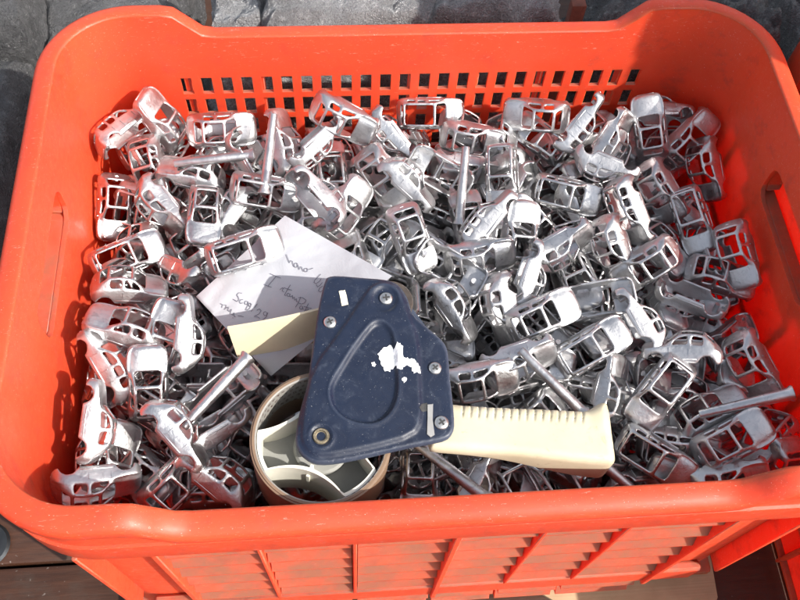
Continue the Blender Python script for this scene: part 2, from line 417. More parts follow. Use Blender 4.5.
def relief(name, poly, p0, n, hfun, thick, step, mat, parent, angle=60, edge_pts=None):
    """A moulded sheet: outline in photo pixels laid on the plane (p0, n), relief height hfun in metres."""
    xs = [p[0] for p in poly]; ys = [p[1] for p in poly]
    pts = [Vector(p) for p in poly]; m = len(pts)
    y = min(ys)
    row = 0
    while y < max(ys):
        x = min(xs)+(step/2 if row % 2 else 0)
        while x < max(xs):
            if pdist(poly, x, y) > step*.55: pts.append(Vector((x, y)))
            x += step
        y += step*.87; row += 1
    vs2, _, fs2, *_r = delaunay_2d_cdt(pts, [(i, (i+1) % m) for i in range(m)], [list(range(m))], 1, 1e-5)
    bm = bmesh.new()
    V = [bm.verts.new(on_plane(v[0], v[1], p0, n)+n*hfun(v[0], v[1])) for v in vs2]
    for f in fs2: 
        try: bm.faces.new([V[i] for i in f])
        except ValueError: pass
    be = [e for e in bm.edges if e.is_boundary]
    r = bmesh.ops.extrude_edge_only(bm, edges=be)
    nv = [g for g in r['geom'] if isinstance(g, bmesh.types.BMVert)]
    for v in nv:
        d_ = v.co-CAM; t_ = thick(400+FPX*d_.dot(CR)/d_.dot(CF)) if callable(thick) else thick
        v.co -= n*(t_ + (v.co-p0).dot(n))
    be2 = [e for e in bm.edges if e.is_boundary]
    bmesh.ops.contextual_create(bm, geom=be2)
    return bm_obj(name, bm, mat, parent, angle)
def rounded(d, r_px, r_m):
    if d >= r_px: return 0.0
    t = 1-max(0, d)/r_px; return -r_m*(1-math.sqrt(max(0, 1-t*t)))
def m_blue():
    t = NT('navy_enamel'); co = t.coord('Object'); a = t.noise(40, 5, .6, co); sp = t.noise(1500, 2, .5, co); sm = t.noise(90, 6, .75, co, 1.0)
    c = t.mix(t.ramp(a, [(.3, 0.0), (.7, 1.0)]), (.0052, .0095, .024), (.0080, .0145, .034))
    c = t.mix(t.math('MULTIPLY', t.ramp(sm, [(.56, 0.0), (.82, 1.0)]), .40), c, (.09, .11, .15))
    c = t.mix(t.math('MULTIPLY', t.ramp(sp, [(.71, 0.0), (.76, 1.0)]), .6), c, (.5, .5, .5))
    geo = t.n('ShaderNodeNewGeometry')
    c = t.mix(t.math('MULTIPLY', t.ramp(geo.outputs['Pointiness'], [(.52, 0.0), (.60, 1.0)]), .35), c, (.16, .19, .25))
    t.set(Base__Color=c, Roughness=t.ramp(sm, [(.3, .36), (.7, .6)]), Specular__IOR__Level=.4); t.bump(t.noise(500, 4, .6, co), .08, .0006); return t.m
MAT['blue'] = m_blue()
MAT['steel'] = m_simple('screw_steel', (.60, .59, .56), .34, 1.0, .12, 300, .2, .0003)
MAT['dark'] = m_simple('dark_slot', (.03, .03, .03), .7)
MAT['cream'] = m_simple('cream_plastic', (.66, .58, .40), .42, 0, .06, 40, .1, .0005)
MAT['ivory'] = m_simple('ivory_plastic', (.70, .68, .58), .45, 0, .05, 50, .1, .0005)
MAT['grey'] = m_simple('grey_plastic', (.26, .26, .24), .5, 0, .1, 50)
def m_handle():
    t = NT('handle_plastic'); co = t.coord(); a = t.noise(25, 5, .6, co); st = t.noise(60, 6, .75, co, 1.5)
    c = t.mix(t.ramp(a, [(.3, 0.0), (.7, 1.0)]), (.46, .41, .28), (.56, .51, .37))
    c = t.mix(t.math('MULTIPLY', t.ramp(st, [(.58, 0.0), (.72, 1.0)]), .5), c, (.22, .15, .08))
    t.set(Base__Color=c, Roughness=.4); t.bump(t.noise(260, 4, .6, co), .12, .0006); return t.m
MAT['handle'] = m_handle()

PN = Vector((.03, -.02, 1)).normalized()
P0 = on_z(372, 375, -.006)
disp = tag(empty('tape_dispenser', P0 - PN*.045), 'hand tape dispenser with navy metal side plate and cream handle lying on the pile', 'tape dispenser')
DM = Matrix.Translation(disp.location).inverted()
def own(o):                                # keep world placement while parenting to the dispenser
    o.data.transform(DM); o.parent = disp; return o
OUT = [(325.2, 279.5), (327.5, 275.8), (337, 274.5), (365, 277), (380, 278), (392, 280), (400, 285), (407, 295), (410, 305), (412.5, 314), (428, 327), (440, 337),
       (446, 344), (448.5, 353), (450, 377), (453, 401), (455, 423), (453.5, 432), (447, 439), (430, 442.5), (406, 447), (368, 456), (338, 462), (320, 463.5), (310, 461), (300, 453), (295, 443),
       (296, 429), (300, 409), (307, 385), (310, 365), (317, 315), (322, 290)]
RZ = [(374, 284), (385, 281.5), (398, 287), (404.5, 298), (408.5, 313), (416, 330), (420, 350), (421, 390), (423, 420), (414, 437), (370, 449), (322, 458.5), (308, 453), (300, 441), (302, 415), (312, 368), (340, 331), (366, 291)]
TD = [(376, 322.5), (384, 324), (391, 331), (394, 342), (397.5, 369), (398, 395), (392, 411), (382, 421), (369, 425), (348, 421), (334, 409), (330, 395), (332, 383), (344, 364), (352, 351), (368, 329)]
RZ = smooth_poly(RZ, 1); TD = smooth_poly(TD, 2)
def plate_h(x, y):
    h = .0020*sstep(-1.5, 3.5, pdist(RZ, x, y))
    dt = pdist(TD, x, y)
    h -= .0024*sstep(-1.5, 3.0, dt)
    h += .0005*math.exp(-((dt+2.0)/1.6)**2)
    dc = math.hypot(x-384.5, y-299.8); h -= .0016*sstep(14.5, 10.5, dc)*(1 if True else 0)
    dp = math.hypot(x-321, y-437); h += .0007*sstep(15, 12, dp)-.0014*sstep(11.5, 9.5, dp)
    h += rounded(pdist(OUT, x, y), 3.0, .0016)
    return h
OUT = smooth_poly(OUT, 1)
own(relief('side_plate', OUT, P0, PN, plate_h, .0042, 2.1, MAT['blue'], None, 75))
side_plate = disp.children[-1] if disp.children else None
def plate_frame(px, py, h):
    p = on_plane(px, py, P0, PN)+PN*h
    e1 = (CR-PN*CR.dot(PN)).normalized(); e2 = PN.cross(e1)
    return Matrix((( e1.x, e2.x, PN.x, p.x), (e1.y, e2.y, PN.y, p.y), (e1.z, e2.z, PN.z, p.z), (0, 0, 0, 1)))
def screw(px, py, h, r, ang):
    M = plate_frame(px, py, h)
    bm = bmesh.new(); bm_lathe(bm, [(r, -.001), (r, .0003), (r*.93, .0010), (r*.7, .0015), (r*.35, .00172), (0, .00175)], M, 24)
    o = own(bm_obj('screw', bm, MAT['steel'], None, 50))
    R = M @ Matrix.Rotation(math.radians(ang), 4, 'Z')
    bm = bmesh.new(); w = r*.13; L = r*.52
    bm_box(bm, (-L, -w, .0010), (L, w, .00188), 0, 1, R); bm_box(bm, (-w, -L, .0010), (w, L, .00187), 0, 1, R)
    s = bm_obj('cross_slot', bm, MAT['dark']); s.data.transform(DM); s.parent = o
for a in ((330, 322.5, .0001, .0040, 30), (386, 299, .0006, .0042, 8), (435, 368.5, .0002, .0039, 40), (441.5, 423, .0002, .0042, 35)): screw(*a)
M = plate_frame(321, 437, .0012)
bm = bmesh.new(); bm_lathe(bm, [(.0047, -.001), (.0048, .0006), (.0042, .0013), (.0033, .0012), (.0029, .0002), (.0016, -.0002), (0, -.0002)], M, 28)
own(bm_obj('pivot_rivet', bm, m_simple('worn_brass_steel', (.30, .25, .17), .5, .8, .3, 400), None, 50))
def patch(name, poly, h, mat, jitter=0, seed=0, thick=.0003, parent=None, follow=True):
    rnd = random.Random(seed); q = []
    for i in range(len(poly)):
        a, b = poly[i], poly[(i+1) % len(poly)]
        for t in (0, .25, .5, .75): q.append((a[0]+(b[0]-a[0])*t+rnd.uniform(-jitter, jitter), a[1]+(b[1]-a[1])*t+rnd.uniform(-jitter, jitter)))
    f = (lambda x, y: plate_h(x, y)+h+rnd.uniform(0, .00025)*(jitter > 0)) if follow else (lambda x, y: h)
    xs = [p[0] for p in q]; ys = [p[1] for p in q]; pts = [Vector(p) for p in q]; m = len(q)
    y = min(ys)
    while y < max(ys):
        x = min(xs)
        while x < max(xs):
            if pdist(q, x, y) > 1: pts.append(Vector((x, y)))
            x += 2
        y += 2
    v2, _, f2, *_r = delaunay_2d_cdt(pts, [(i, (i+1) % m) for i in range(m)], [list(range(m))], 1, 1e-5)
    bm = bmesh.new(); V = [bm.verts.new(on_plane(v[0], v[1], P0, PN)+PN*f(v[0], v[1])) for v in v2]
    for fc in f2:
        try: bm.faces.new([V[i] for i in fc])
        except ValueError: pass
    r = bmesh.ops.extrude_face_region(bm, geom=bm.faces[:])
    bmesh.ops.translate(bm, verts=[g for g in r['geom'] if isinstance(g, bmesh.types.BMVert)], vec=-PN*(h+thick))
    return own(bm_obj(name, bm, mat, None, 50))
MAT['white'] = m_simple('white_plaster', (.80, .80, .80), .8, 0, .06, 200, .5, .0008)
patch('sticker', [(339, 291.2), (345, 290.4), (348.4, 304.6), (342, 306)], .0003, m_simple('cream_label', (.78, .70, .52), .6, 0, .06, 120), .25, 1)
patch('paint_smear', [(378, 354), (384, 348), (391, 345), (393, 351), (397, 343), (402, 348), (403, 358), (408, 360), (414, 361), (419, 367), (420, 373), (414, 375), (411, 369), (406, 366), (400, 372), (395, 366), (390, 371), (385, 371), (381, 364)], .0004, MAT['white'], .9, 3)
patch('paint_smear', [(371.5, 363), (374, 361.8), (376, 364), (374.5, 366.5), (372, 366)], .0003, MAT['white'], .4, 4)
patch('paint_smear', [(401, 381), (404, 378), (407, 380), (404, 384)], .0003, MAT['white'], .7, 6)
patch('keyhole', [(419, 408), (422, 404), (427, 403), (429, 406), (427, 411), (421, 412)], .00012, MAT['dark'], .3, 5, .0001)
patch('latch_strip', [(427.5, 405), (433, 404.5), (432.5, 420), (434.5, 435), (430.5, 437.5), (427, 434.5), (427.5, 418)], .0007, m_simple('dull_strip', (.42, .41, .39), .45, .6), 0, 7)

# tape core under the plate, turning on the rivet
core_n = PN; C0 = P0 - PN*.0060
cc = on_plane(321.3, 437, C0, core_n)
R_O = ((on_plane(393, 437, C0, core_n)-on_plane(250, 437, C0, core_n)).length)/2
R_I = R_O-.0037
MC = plate_frame(321, 437, 0); MC.translation = cc
def m_print():
    t = NT('printed_core'); co = t.coord('Object')
    sp = t.n('ShaderNodeSeparateXYZ'); t.l(co, sp.inputs[0])
    c0 = tuple(DM @ cc)
    ang = t.math('ARCTAN2', t.math('SUBTRACT', sp.outputs['Y'], c0[1]), t.math('SUBTRACT', sp.outputs['X'], c0[0]))
    cb = t.n('ShaderNodeCombineXYZ'); t.l(t.math('MULTIPLY', ang, 11.0), cb.inputs[0]); t.l(t.math('MULTIPLY', sp.outputs['Z'], 160.0), cb.inputs[1])
    br = t.n('ShaderNodeTexBrick', Scale=1.0); br.inputs['Mortar Size'].default_value = .24; br.inputs['Brick Width'].default_value = 1.1; br.inputs['Row Height'].default_value = .9
    br.inputs['Mortar Smooth'].default_value = .1
    t.l(cb.outputs[0], br.inputs['Vector'])
    tex = t.ramp(t.noise(900, 3, .7, co), [(.45, 0.0), (.55, 1.0)])
    geo = t.n('ShaderNodeNewGeometry')
    inner = t.math('LESS_THAN', t.math('POWER', t.math('ADD', t.math('POWER', t.math('SUBTRACT', sp.outputs['Y'], c0[1]), 2.0), t.math('POWER', t.math('SUBTRACT', sp.outputs['X'], c0[0]), 2.0)), .5), R_I+.0008)
    marks = t.math('MULTIPLY', t.math('MULTIPLY', t.math('SUBTRACT', 1.0, br.outputs['Fac']), tex), inner)
    base = t.mix(inner, t.mix(t.noise(60, 4, .6, co), (.15, .095, .06), (.23, .155, .10)), (.24, .23, .21))
    t.set(Base__Color=t.mix(marks, base, (.05, .02, .018)), Roughness=.45, Specular__IOR__Level=.5); t.bump(t.noise(300, 3, .6, co), .15, .0005); return t.m
bm = bmesh.new(); W_ = .050
bm_lathe(bm, [(R_I, -W_), (R_I, -.0006), (R_I+.0006, 0), (R_O-.0014, 0), (R_O-.0012, -.0008), (R_O-.0002, -.0010), (R_O, -.0018), (R_O, -W_)], MC, 96, closed=True)
own(bm_obj('tape_core', bm, m_print(), None, 40))
# three lobed hub inside the core
def hub_r(a):
    k = min(((a-c+180) % 360-180 for c in (-167, -48, 72)), key=abs); k = abs(k)
    if k <= 19: return R_I-.0004
    th = math.radians(60-k); D_, q_ = 1.705*R_I, 1.155*R_I
    return D_*math.cos(th)-math.sqrt(max(0, q_*q_-(D_*math.sin(th))**2))
bm = bmesh.new(); N_ = 180; ring = []
for i in range(N_):
    a = 360*i/N_; r = hub_r(a); d = Vector((math.cos(math.radians(a)), math.sin(math.radians(a)), 0))
    ring.append((d*r, d*(r-.0021)))
rows = []
for sel, z in ((0, -.044), (0, -.0022), (1, -.0022), (1, -.044)):
    rows.append([bm.verts.new(MC @ Vector((ring[i][sel].x, ring[i][sel].y, z))) for i in range(N_)])
for a in range(4):
    A, B = rows[a], rows[(a+1) % 4]
    for i in range(N_): bm.faces.new((A[i], A[(i+1) % N_], B[(i+1) % N_], B[i]))
own(bm_obj('hub', bm, MAT['ivory'], None, 40))
hub = disp.children[-1]
bm = bmesh.new(); vs_ = [bm.verts.new(MC @ Vector((ring[i][1].x, ring[i][1].y, -.024))) for i in range(N_)]; f_ = bm.faces.new(vs_)
r_ = bmesh.ops.extrude_face_region(bm, geom=[f_]); bmesh.ops.translate(bm, verts=[g for g in r_['geom'] if isinstance(g, bmesh.types.BMVert)], vec=-PN*.002)
o = bm_obj('hub_floor', bm, MAT['grey'], None, 40); o.data.transform(DM); o.parent = hub
bm = bmesh.new(); bm_lathe(bm, [(.016, -.0238), (.0165, -.018), (.0150, -.0165), (.007, -.0165), (.0062, -.006), (.0062, -.003), (0, -.003)], MC, 40)
o = bm_obj('hub_boss', bm, MAT['grey'], None, 40); o.data.transform(DM); o.parent = hub
bm = bmesh.new()
for a in (-167+60, -48+60, 72+60):
    R = MC @ Matrix.Rotation(math.radians(a-2), 4, 'Z'); bm_box(bm, (.014, -.0009, -.0235), (.0215, .0009, -.010), 0, 1, R)
o = bm_obj('hub_web', bm, MAT['ivory'], None, 40); o.data.transform(DM); o.parent = hub

# rubber roller behind the upper lobe, back frame, handle, tape guide
rc = on_plane(390, 300.5, P0-PN*.0048, PN)
bm = bmesh.new(); MR = plate_frame(390, 300, 0); MR.translation = rc
bm_lathe(bm, [(0, -.046), (.0136, -.046), (.0146, -.045), (.0146, -.0012), (.0138, 0), (0, 0)], MR, 40)
own(bm_obj('roller', bm, m_simple('brown_rubber', (.055, .042, .034), .55, 0, .2, 200), None, 50))
BK = [(330, 290), (400, 292), (440, 345), (446, 425), (400, 438), (360, 440), (352, 400), (318, 380), (322, 310)]
own(relief('back_frame', smooth_poly(BK, 1), P0-PN*.036, PN, lambda x, y: 0.0, .006, 9, MAT['blue'], None, 40))
bm = bmesh.new(); a_, b_ = on_plane(352, 335, P0-PN*.004, PN), on_plane(352, 335, P0-PN*.040, PN); bm_cyl(bm, a_, b_, .005, .005, 16)
a_, b_ = on_plane(428, 400, P0-PN*.004, PN), on_plane(428, 400, P0-PN*.040, PN); bm_cyl(bm, a_, b_, .005, .005, 16)
own(bm_obj('spacer', bm, MAT['steel'], None, 40))
HP = [(424, 398), (454, 402), (500, 405), (545, 406.5), (576, 408), (586, 408.8), (594, 405.5), (601, 401), (606, 400.5), (609, 404), (613, 425), (617, 452), (617.5, 459), (613, 463), (604, 463), (576, 460.5), (524, 454.5), (500, 452.5), (460, 450.5), (440, 449), (428, 447)]
HP = smooth_poly(HP, 1)
HN = Vector((.02, .02, 1)).normalized(); H0 = P0 - PN*.0062
H0 = on_plane(440, 425, H0, PN)
def top_edge(x):                            # upper outline of the grip
    pts = [(424, 398), (454, 402), (500, 405), (545, 406.5), (576, 408), (586, 408.8), (620, 405)]
    for a, b in zip(pts, pts[1:]):
        if a[0] <= x <= b[0]: return a[1]+(b[1]-a[1])*(x-a[0])/(b[0]-a[0])
    return 400
def grip_h(x, y):
    h = rounded(pdist(HP, x, y), 10, .0052)
    d = y-top_edge(x)
    if 462 < x < 587 and d < 17:
        ph = (x-464+d*.12)/8.0
        g = math.exp(-(((ph-round(ph))*8.0)/.85)**2)
        h -= .0012*g*sstep(17, 11, d)
    if x > 588: h += .0016*sstep(588, 604, x)*sstep(30, 5, d)
    return h
own(relief('handle', HP, H0, HN, grip_h, lambda x: .0065+.0205*sstep(450, 612, x), 1.35, MAT['handle'], None, 75))
# cream guide tongue standing on edge to the left of the plate
g0, g1 = on_z(227.5, 328.5, -.020), on_z(330, 307, -.016)
g2, g3 = on_z(237.5, 357.5, -.052), on_z(330, 339, -.050)
bm = bmesh.new(); nx, nz = 14, 8
def gp(u, v):
    p = g0.lerp(g1, u).lerp(g2.lerp(g3, u), v)
    return p
gn = (g1-g0).cross(g2-g0).normalized()
if gn.dot(CAM-g0) < 0: gn = -gn
V = [[bm.verts.new(gp(i/nx, j/nz)+gn*(.0012*math.sin(math.pi*i/nx))) for i in range(nx+1)] for j in range(nz+1)]
for j in range(nz):
    for i in range(nx): bm.faces.new((V[j][i], V[j][i+1], V[j+1][i+1], V[j+1][i]))
r_ = bmesh.ops.extrude_face_region(bm, geom=bm.faces[:]); bmesh.ops.translate(bm, verts=[g for g in r_['geom'] if isinstance(g, bmesh.types.BMVert)], vec=-gn*.0016)
own(bm_obj('tape_guide', bm, MAT['cream'], None, 40))

# ------------------------------------------------------------------ note with handwriting
PA, PB, PC, PD = (285, 215.5), (392, 276), (271, 376), (196, 296.5)
ZA, ZB, ZC, ZD = -.044, -.026, -.055, -.058
def paper_px(u, v): return ((1-u)*(1-v)*PD[0]+(1-u)*v*PA[0]+u*(1-v)*PC[0]+u*v*PB[0], (1-u)*(1-v)*PD[1]+(1-u)*v*PA[1]+u*(1-v)*PC[1]+u*v*PB[1])
def paper_pt(u, v, lift=0):
    x, y = paper_px(u, v)
    z = (1-u)*(1-v)*ZD+(1-u)*v*ZA+u*(1-v)*ZC+u*v*ZB
    z += .0016*math.sin(5*u+2*v)+.0022*noise.noise(Vector((u*3.1, v*3.4, 4)))+.0010*abs(noise.noise(Vector((u*7+v*2, v*6-u*3, 9))))
    z += .004*max(0, .22-u-v*.6)           # folded corner
    return on_z(x, y, z+lift)
def paper_uv(px, py):
    u = v = .5
    for _ in range(12):
        x, y = paper_px(u, v); e = 1e-4
        xu, yu = paper_px(u+e, v); xv, yv = paper_px(u, v+e)
        a, b, c, d = (xu-x)/e, (xv-x)/e, (yu-y)/e, (yv-y)/e; det = a*d-b*c
        rx, ry = px-x, py-y
        u += (d*rx-b*ry)/det; v += (a*ry-c*rx)/det
    return u, v
def m_paper():
    t = NT('white_paper'); co = t.coord(); a = t.noise(30, 4, .6, co)
    t.set(Base__Color=t.mix(a, (.38, .39, .42), (.44, .45, .48)), Roughness=.8); t.bump(t.noise(50, 5, .7, co, 1.0), .25, .002); return t.m
bm = bmesh.new(); n_ = 36
V = [[bm.verts.new(paper_pt(i/n_, j/n_)) for i in range(n_+1)] for j in range(n_+1)]
for j in range(n_):
    for i in range(n_): bm.faces.new((V[j][i], V[j][i+1], V[j+1][i+1], V[j+1][i]))
r_ = bmesh.ops.extrude_face_region(bm, geom=bm.faces[:]); bmesh.ops.translate(bm, verts=[g for g in r_['geom'] if isinstance(g, bmesh.types.BMVert)], vec=(0, 0, -.00018))
paper = tag(bm_obj('paper_note', bm, m_paper(), None, 75), 'crumpled white paper note with handwriting half under the tape dispenser', 'note')
def circ(cx, cy, rx, ry, a0=0, a1=360, n=12): return [(cx+rx*math.cos(math.radians(a0+(a1-a0)*i/n)), cy+ry*math.sin(math.radians(a0+(a1-a0)*i/n))) for i in range(n+1)]
STROKES = [  # traced in a five times enlarged view of the note
    [(332, 172), (338, 190), (348, 215), (352, 203), (362, 206), (366, 222), (370, 234)],
    circ(380, 226, 9, 11, -60, 320), [(388, 222), (394, 236), (396, 250), (400, 236), (408, 234), (412, 246), (418, 258)],
    circ(430, 250, 9, 9, -90, 290), [(438, 246), (450, 246), (466, 240)],
    [(505, 270), (490, 285), (474, 300), (470, 312), (480, 318), (498, 306), (506, 292)], [(482, 322), (488, 335), (500, 326), (512, 312)], [(514, 330), (498, 340), (492, 354), (504, 360), (516, 348)],
    [(250, 268), (278, 280), (305, 291)], [(281, 281), (262, 304), (239, 331)], [(219, 321), (238, 330), (258, 336)],
    [(300, 348), (312, 338), (316, 342), (311, 354), (320, 360)], [(352, 324), (336, 350), (322, 376), (330, 378)], [(318, 338), (340, 346), (360, 351)],
    circ(342, 374, 8, 8, -40, 300), [(350, 368), (348, 382), (356, 384)], [(356, 384), (362, 376), (364, 394), (372, 384), (374, 402), (382, 392), (384, 410), (390, 406)],
    [(404, 384), (394, 408), (378, 436)], [(392, 388), (412, 388), (430, 400), (424, 414), (406, 420), (392, 414)],
    circ(406, 438, 8, 8, -40, 300), [(414, 432), (412, 446), (420, 446)], [(442, 418), (430, 442), (418, 462), (426, 464)], [(420, 432), (440, 438), (458, 442)],
    [(430, 456), (442, 450), (440, 442), (430, 450), (430, 462), (444, 464)],
    [(110, 366), (94, 364), (84, 374), (92, 386), (96, 398), (86, 408), (66, 396)], [(116, 398), (106, 398), (98, 408), (104, 418), (116, 414)],
    circ(132, 414, 8, 9, -40, 300), [(142, 408), (138, 430), (128, 450)], circ(150, 424, 6, 9, -60, 300), [(158, 420), (148, 444), (132, 452)],
    [(186, 420), (172, 438), (154, 458)], [(184, 452), (196, 444), (206, 454), (194, 470), (170, 482), (186, 484), (200, 492)],
    circ(226, 468, 9, 10, -40, 300), [(240, 462), (232, 484), (214, 498)],
    [(2, 418), (14, 424), (8, 440)], [(14, 424), (32, 426), (30, 440), (22, 448)], [(32, 440), (44, 434), (40, 452), (48, 458), (58, 446)], [(58, 448), (52, 468), (62, 474), (72, 462), (68, 478), (78, 484)],
    [(62, 488), (66, 491)], [(88, 478), (104, 480), (118, 484)]]
bm = bmesh.new()
for st in STROKES:
    P_ = []
    for k in range(len(st)-1):
        for t in (0, .5): P_.append((st[k][0]+(st[k+1][0]-st[k][0])*t, st[k][1]+(st[k+1][1]-st[k][1])*t))
    P_.append(st[-1])
    W3 = []
    for (x, y) in P_:
        u, v = paper_uv(220+x/5, 220+y/5); W3.append(paper_pt(u, v, .0006))
    for k, p in enumerate(W3):
        pass
    L = []
    for k, p in enumerate(W3):
        t = (W3[min(k+1, len(W3)-1)]-W3[max(k-1, 0)])
        s = t.cross(Vector((0, 0, 1))).normalized()*.00020
        L.append((bm.verts.new(p-s), bm.verts.new(p+s)))
    for a, b in zip(L, L[1:]): bm.faces.new((a[0], a[1], b[1], b[0]))
ink = bm_obj('handwriting', bm, m_simple('blue_black_ink', (.12, .12, .155), .6), paper, None, False)

# ------------------------------------------------------------------ cast toy car bodies
def car_mesh(name, kind=0, lod=1):
    mm = .001
    if kind == 0:      # small round hatchback: (x, top height, half width, half width of the roof or bonnet top)
        K = [(30, 7.6, 7.4, 5.6), (28.8, 9.4, 10.2, 7.8), (26, 10.7, 12.2, 9.3), (20, 11.9, 12.9, 9.8), (13, 12.9, 12.9, 10.2),
             (8, 17.0, 12.8, 9.8), (3, 21.2, 12.8, 9.0), (-2, 22.4, 12.8, 8.9), (-9, 22.6, 12.9, 8.9), (-16, 21.6, 12.9, 8.8),
             (-22, 17.6, 12.9, 9.4), (-26, 12.6, 12.4, 9.2), (-28.8, 9.8, 10.2, 7.8), (-30, 7.8, 7.6, 5.8)]
        X = [30, 28.8, 26.5, 24.4, 22.2, 20, 18, 15.8, 13.6, 12.2, 10, 7.5, 5, 3.8, 1.0, -1.5, -3.8, -6.2, -9, -11.8, -13.4, -15.0, -17.8, -19.6, -21.4, -23.4, -25, -26.8, -28.8, -30]
        arch = ((18.6, 6.4), (-18.4, 6.4)); ws = (12.2, 3.8); roof = (1.0, -15.0); rw = (-17.8, -23.4)
        sw = ((7.5, -3.8), (-6.2, -15.0)); belt = 11.6
    else:              # longer square estate body
        K = [(31, 7.8, 7.6, 6.2), (29.6, 9.8, 10.2, 8.2), (27, 10.9, 11.8, 9.4), (20, 11.7, 12.4, 10.2), (15, 12.4, 12.5, 10.4),
             (10, 16.8, 12.5, 10.2), (5, 20.6, 12.5, 9.7), (0, 21.4, 12.5, 9.6), (-10, 21.6, 12.5, 9.6), (-20, 21.0, 12.4, 9.5),
             (-25, 19.4, 12.2, 9.5), (-28, 14.0, 11.6, 9.0), (-30, 10.2, 10.0, 8.0), (-31, 8.0, 7.8, 6.4)]
        X = [31, 29.6, 27.4, 25.2, 23, 20.8, 18.6, 16.4, 14.2, 12, 9.5, 7, 5.8, 3.0, .5, -2.0, -4.2, -7, -10, -11.4, -13.6, -15.4, -17.6, -19.6, -21.0, -23.0, -25.2, -27, -28.4, -30, -31]
        arch = ((20.4, 6.2), (-18.6, 6.2)); ws = (14.2, 5.8); roof = (3.0, -23.0); rw = (-25.2, -27)
        sw = ((9.5, -2.0), (-4.2, -11.4), (-13.6, -21.0)); belt = 11.4
    def prof(x):
        for a, b in zip(K, K[1:]):
            if a[0] >= x >= b[0]:
                t = (a[0]-x)/(a[0]-b[0]); t2 = t*t*(3-2*t)*.35 + t*.65
                return [a[i]+(b[i]-a[i])*t2 for i in (1, 2, 3)]
    bm = bmesh.new(); rows = []
    for x in X:
        zt, w, wt = prof(x)
        for (ax, ar) in arch: w += .55*max(0, 1-abs(x-ax)/8.5)
        zb = min(belt, zt-1.6); end = abs(x) > abs(X[0])-1.5
        lo = 1.6 if end else .4
        zr = zt-1.0
        half = [(w*.965, lo), (w, max(lo+.5, 2.6)), (w*1.005, 4.8), (w, 6.8), (w*.985, min(8.6, zb-.8)), (w*.95, zb)]
        a = half[-1]
        half.append((a[0]+(wt+.8-a[0])*.26, a[1]+(zr-a[1])*.26))
        half.append((wt+.75, zr-.95)); half.append((wt-1.5, zr+.45)); half.append((wt*.5, zt-.15)); half.append((0, zt))
        ring = [(y, z) for y, z in half] + [(-y, z) for y, z in half[-2::-1]]
        rows.append([bm.verts.new((x*mm, y*mm, z*mm)) for y, z in ring])
    nv = len(rows[0]); mid = nv//2
    def rng(x0, x1, r): return r[0] >= x0 and x1 >= r[1]
    for i in range(len(X)-1):
        x0, x1 = X[i], X[i+1]; xc = (x0+x1)/2
        for j in range(nv-1):
            k = j if j < mid else nv-2-j        # strip index from the sill
            if k >= 8 and (rng(x0, x1, ws) or rng(x0, x1, roof) or rng(x0, x1, rw)): continue
            if k == 6 and any(rng(x0, x1, s) for s in sw): continue
            if k <= 3:
                zc = sum(rows[a][b].co.z for a in (i, i+1) for b in (j, j+1))/4/mm
                if any((xc-ax)**2+(zc-.2)**2 < (ar-.2)**2 for ax, ar in arch): continue
            bm.faces.new((rows[i][j], rows[i][j+1], rows[i+1][j+1], rows[i+1][j]))
    for R in (rows[0], rows[-1]):             # front and rear panels
        for j in range(mid-1):
            if j == 3 and R is rows[0]: continue      # air slot across the nose
            bm.faces.new((R[j], R[j+1], R[nv-2-j], R[nv-1-j]))
        bm.faces.new((R[mid-1], R[mid], R[mid+1]))
    bmesh.ops.delete(bm, geom=[v for v in bm.verts if not v.link_faces], context='VERTS')
    for v in bm.verts:                        # round the wheel arches
        if v.is_boundary and v.co.z < 8.2*mm:
            for ax, ar in arch:
                d = Vector((v.co.x/mm-ax, v.co.z/mm-.2))
                if .4 < d.length and abs(d.length-ar) < 2.0 and v.co.z > 1.2*mm:
                    d = d.normalized()*ar; v.co.x = (ax+d.x)*mm; v.co.z = (.2+d.y)*mm
    bmesh.ops.recalc_face_normals(bm, faces=bm.faces[:])
    if sum(f.normal.z*f.calc_area() for f in bm.faces) < 0: bmesh.ops.reverse_faces(bm, faces=bm.faces[:])
    if lod:
        # inset lines for doors and bonnet are cast grooves
        me0 = bpy.data.meshes.new('tmp'); bm.to_mesh(me0); bm.free()
        o = bpy.data.objects.new('tmp', me0); COL.objects.link(o)
        s = o.modifiers.new('s', 'SOLIDIFY'); s.thickness = 1.9*mm; s.offset = -1; s.use_quality_normals = True
        u = o.modifiers.new('u', 'SUBSURF'); u.levels = 1; u.render_levels = 1
        dg = bpy.context.evaluated_depsgraph_get(); dg.update()
        me1 = bpy.data.meshes.new_from_object(o.evaluated_get(dg)); bpy.data.objects.remove(o); bpy.data.meshes.remove(me0)
        bm = bmesh.new(); bm.from_mesh(me1); bpy.data.meshes.remove(me1)
        # bosses under the bonnet and the tail, bumper ribs
        for (x, y, z0, z1) in ((21, 0, 3.0, 11.2), (-24.5, 0, 3.0, 12.5)):
            bm_cyl(bm, (x*mm, y*mm, z0*mm), (x*mm, y*mm, z1*mm), 2.1*mm, 2.3*mm, 10)
        for sgn in (1, -1):
            bm_cyl(bm, (26.2*mm, sgn*6*mm, 7.2*mm), (26.2*mm, sgn*6*mm, 9.6*mm), 1.3*mm, 1.4*mm, 8)
            e = K[0][0] if sgn > 0 else K[-1][0]
            bm_box(bm, ((e-.9*(sgn > 0)-.15*(sgn < 0))*mm, -6.6*mm, 2.6*mm), ((e+.15*(sgn > 0)+.9*(sgn < 0))*mm, 6.6*mm, 4.0*mm), .3*mm, 1)
            # door sill ribs
            bm_box(bm, (-11*mm, sgn*12.6*mm-.45*mm, 3.2*mm), (11*mm, sgn*12.6*mm+.45*mm, 4.2*mm), .25*mm, 1)
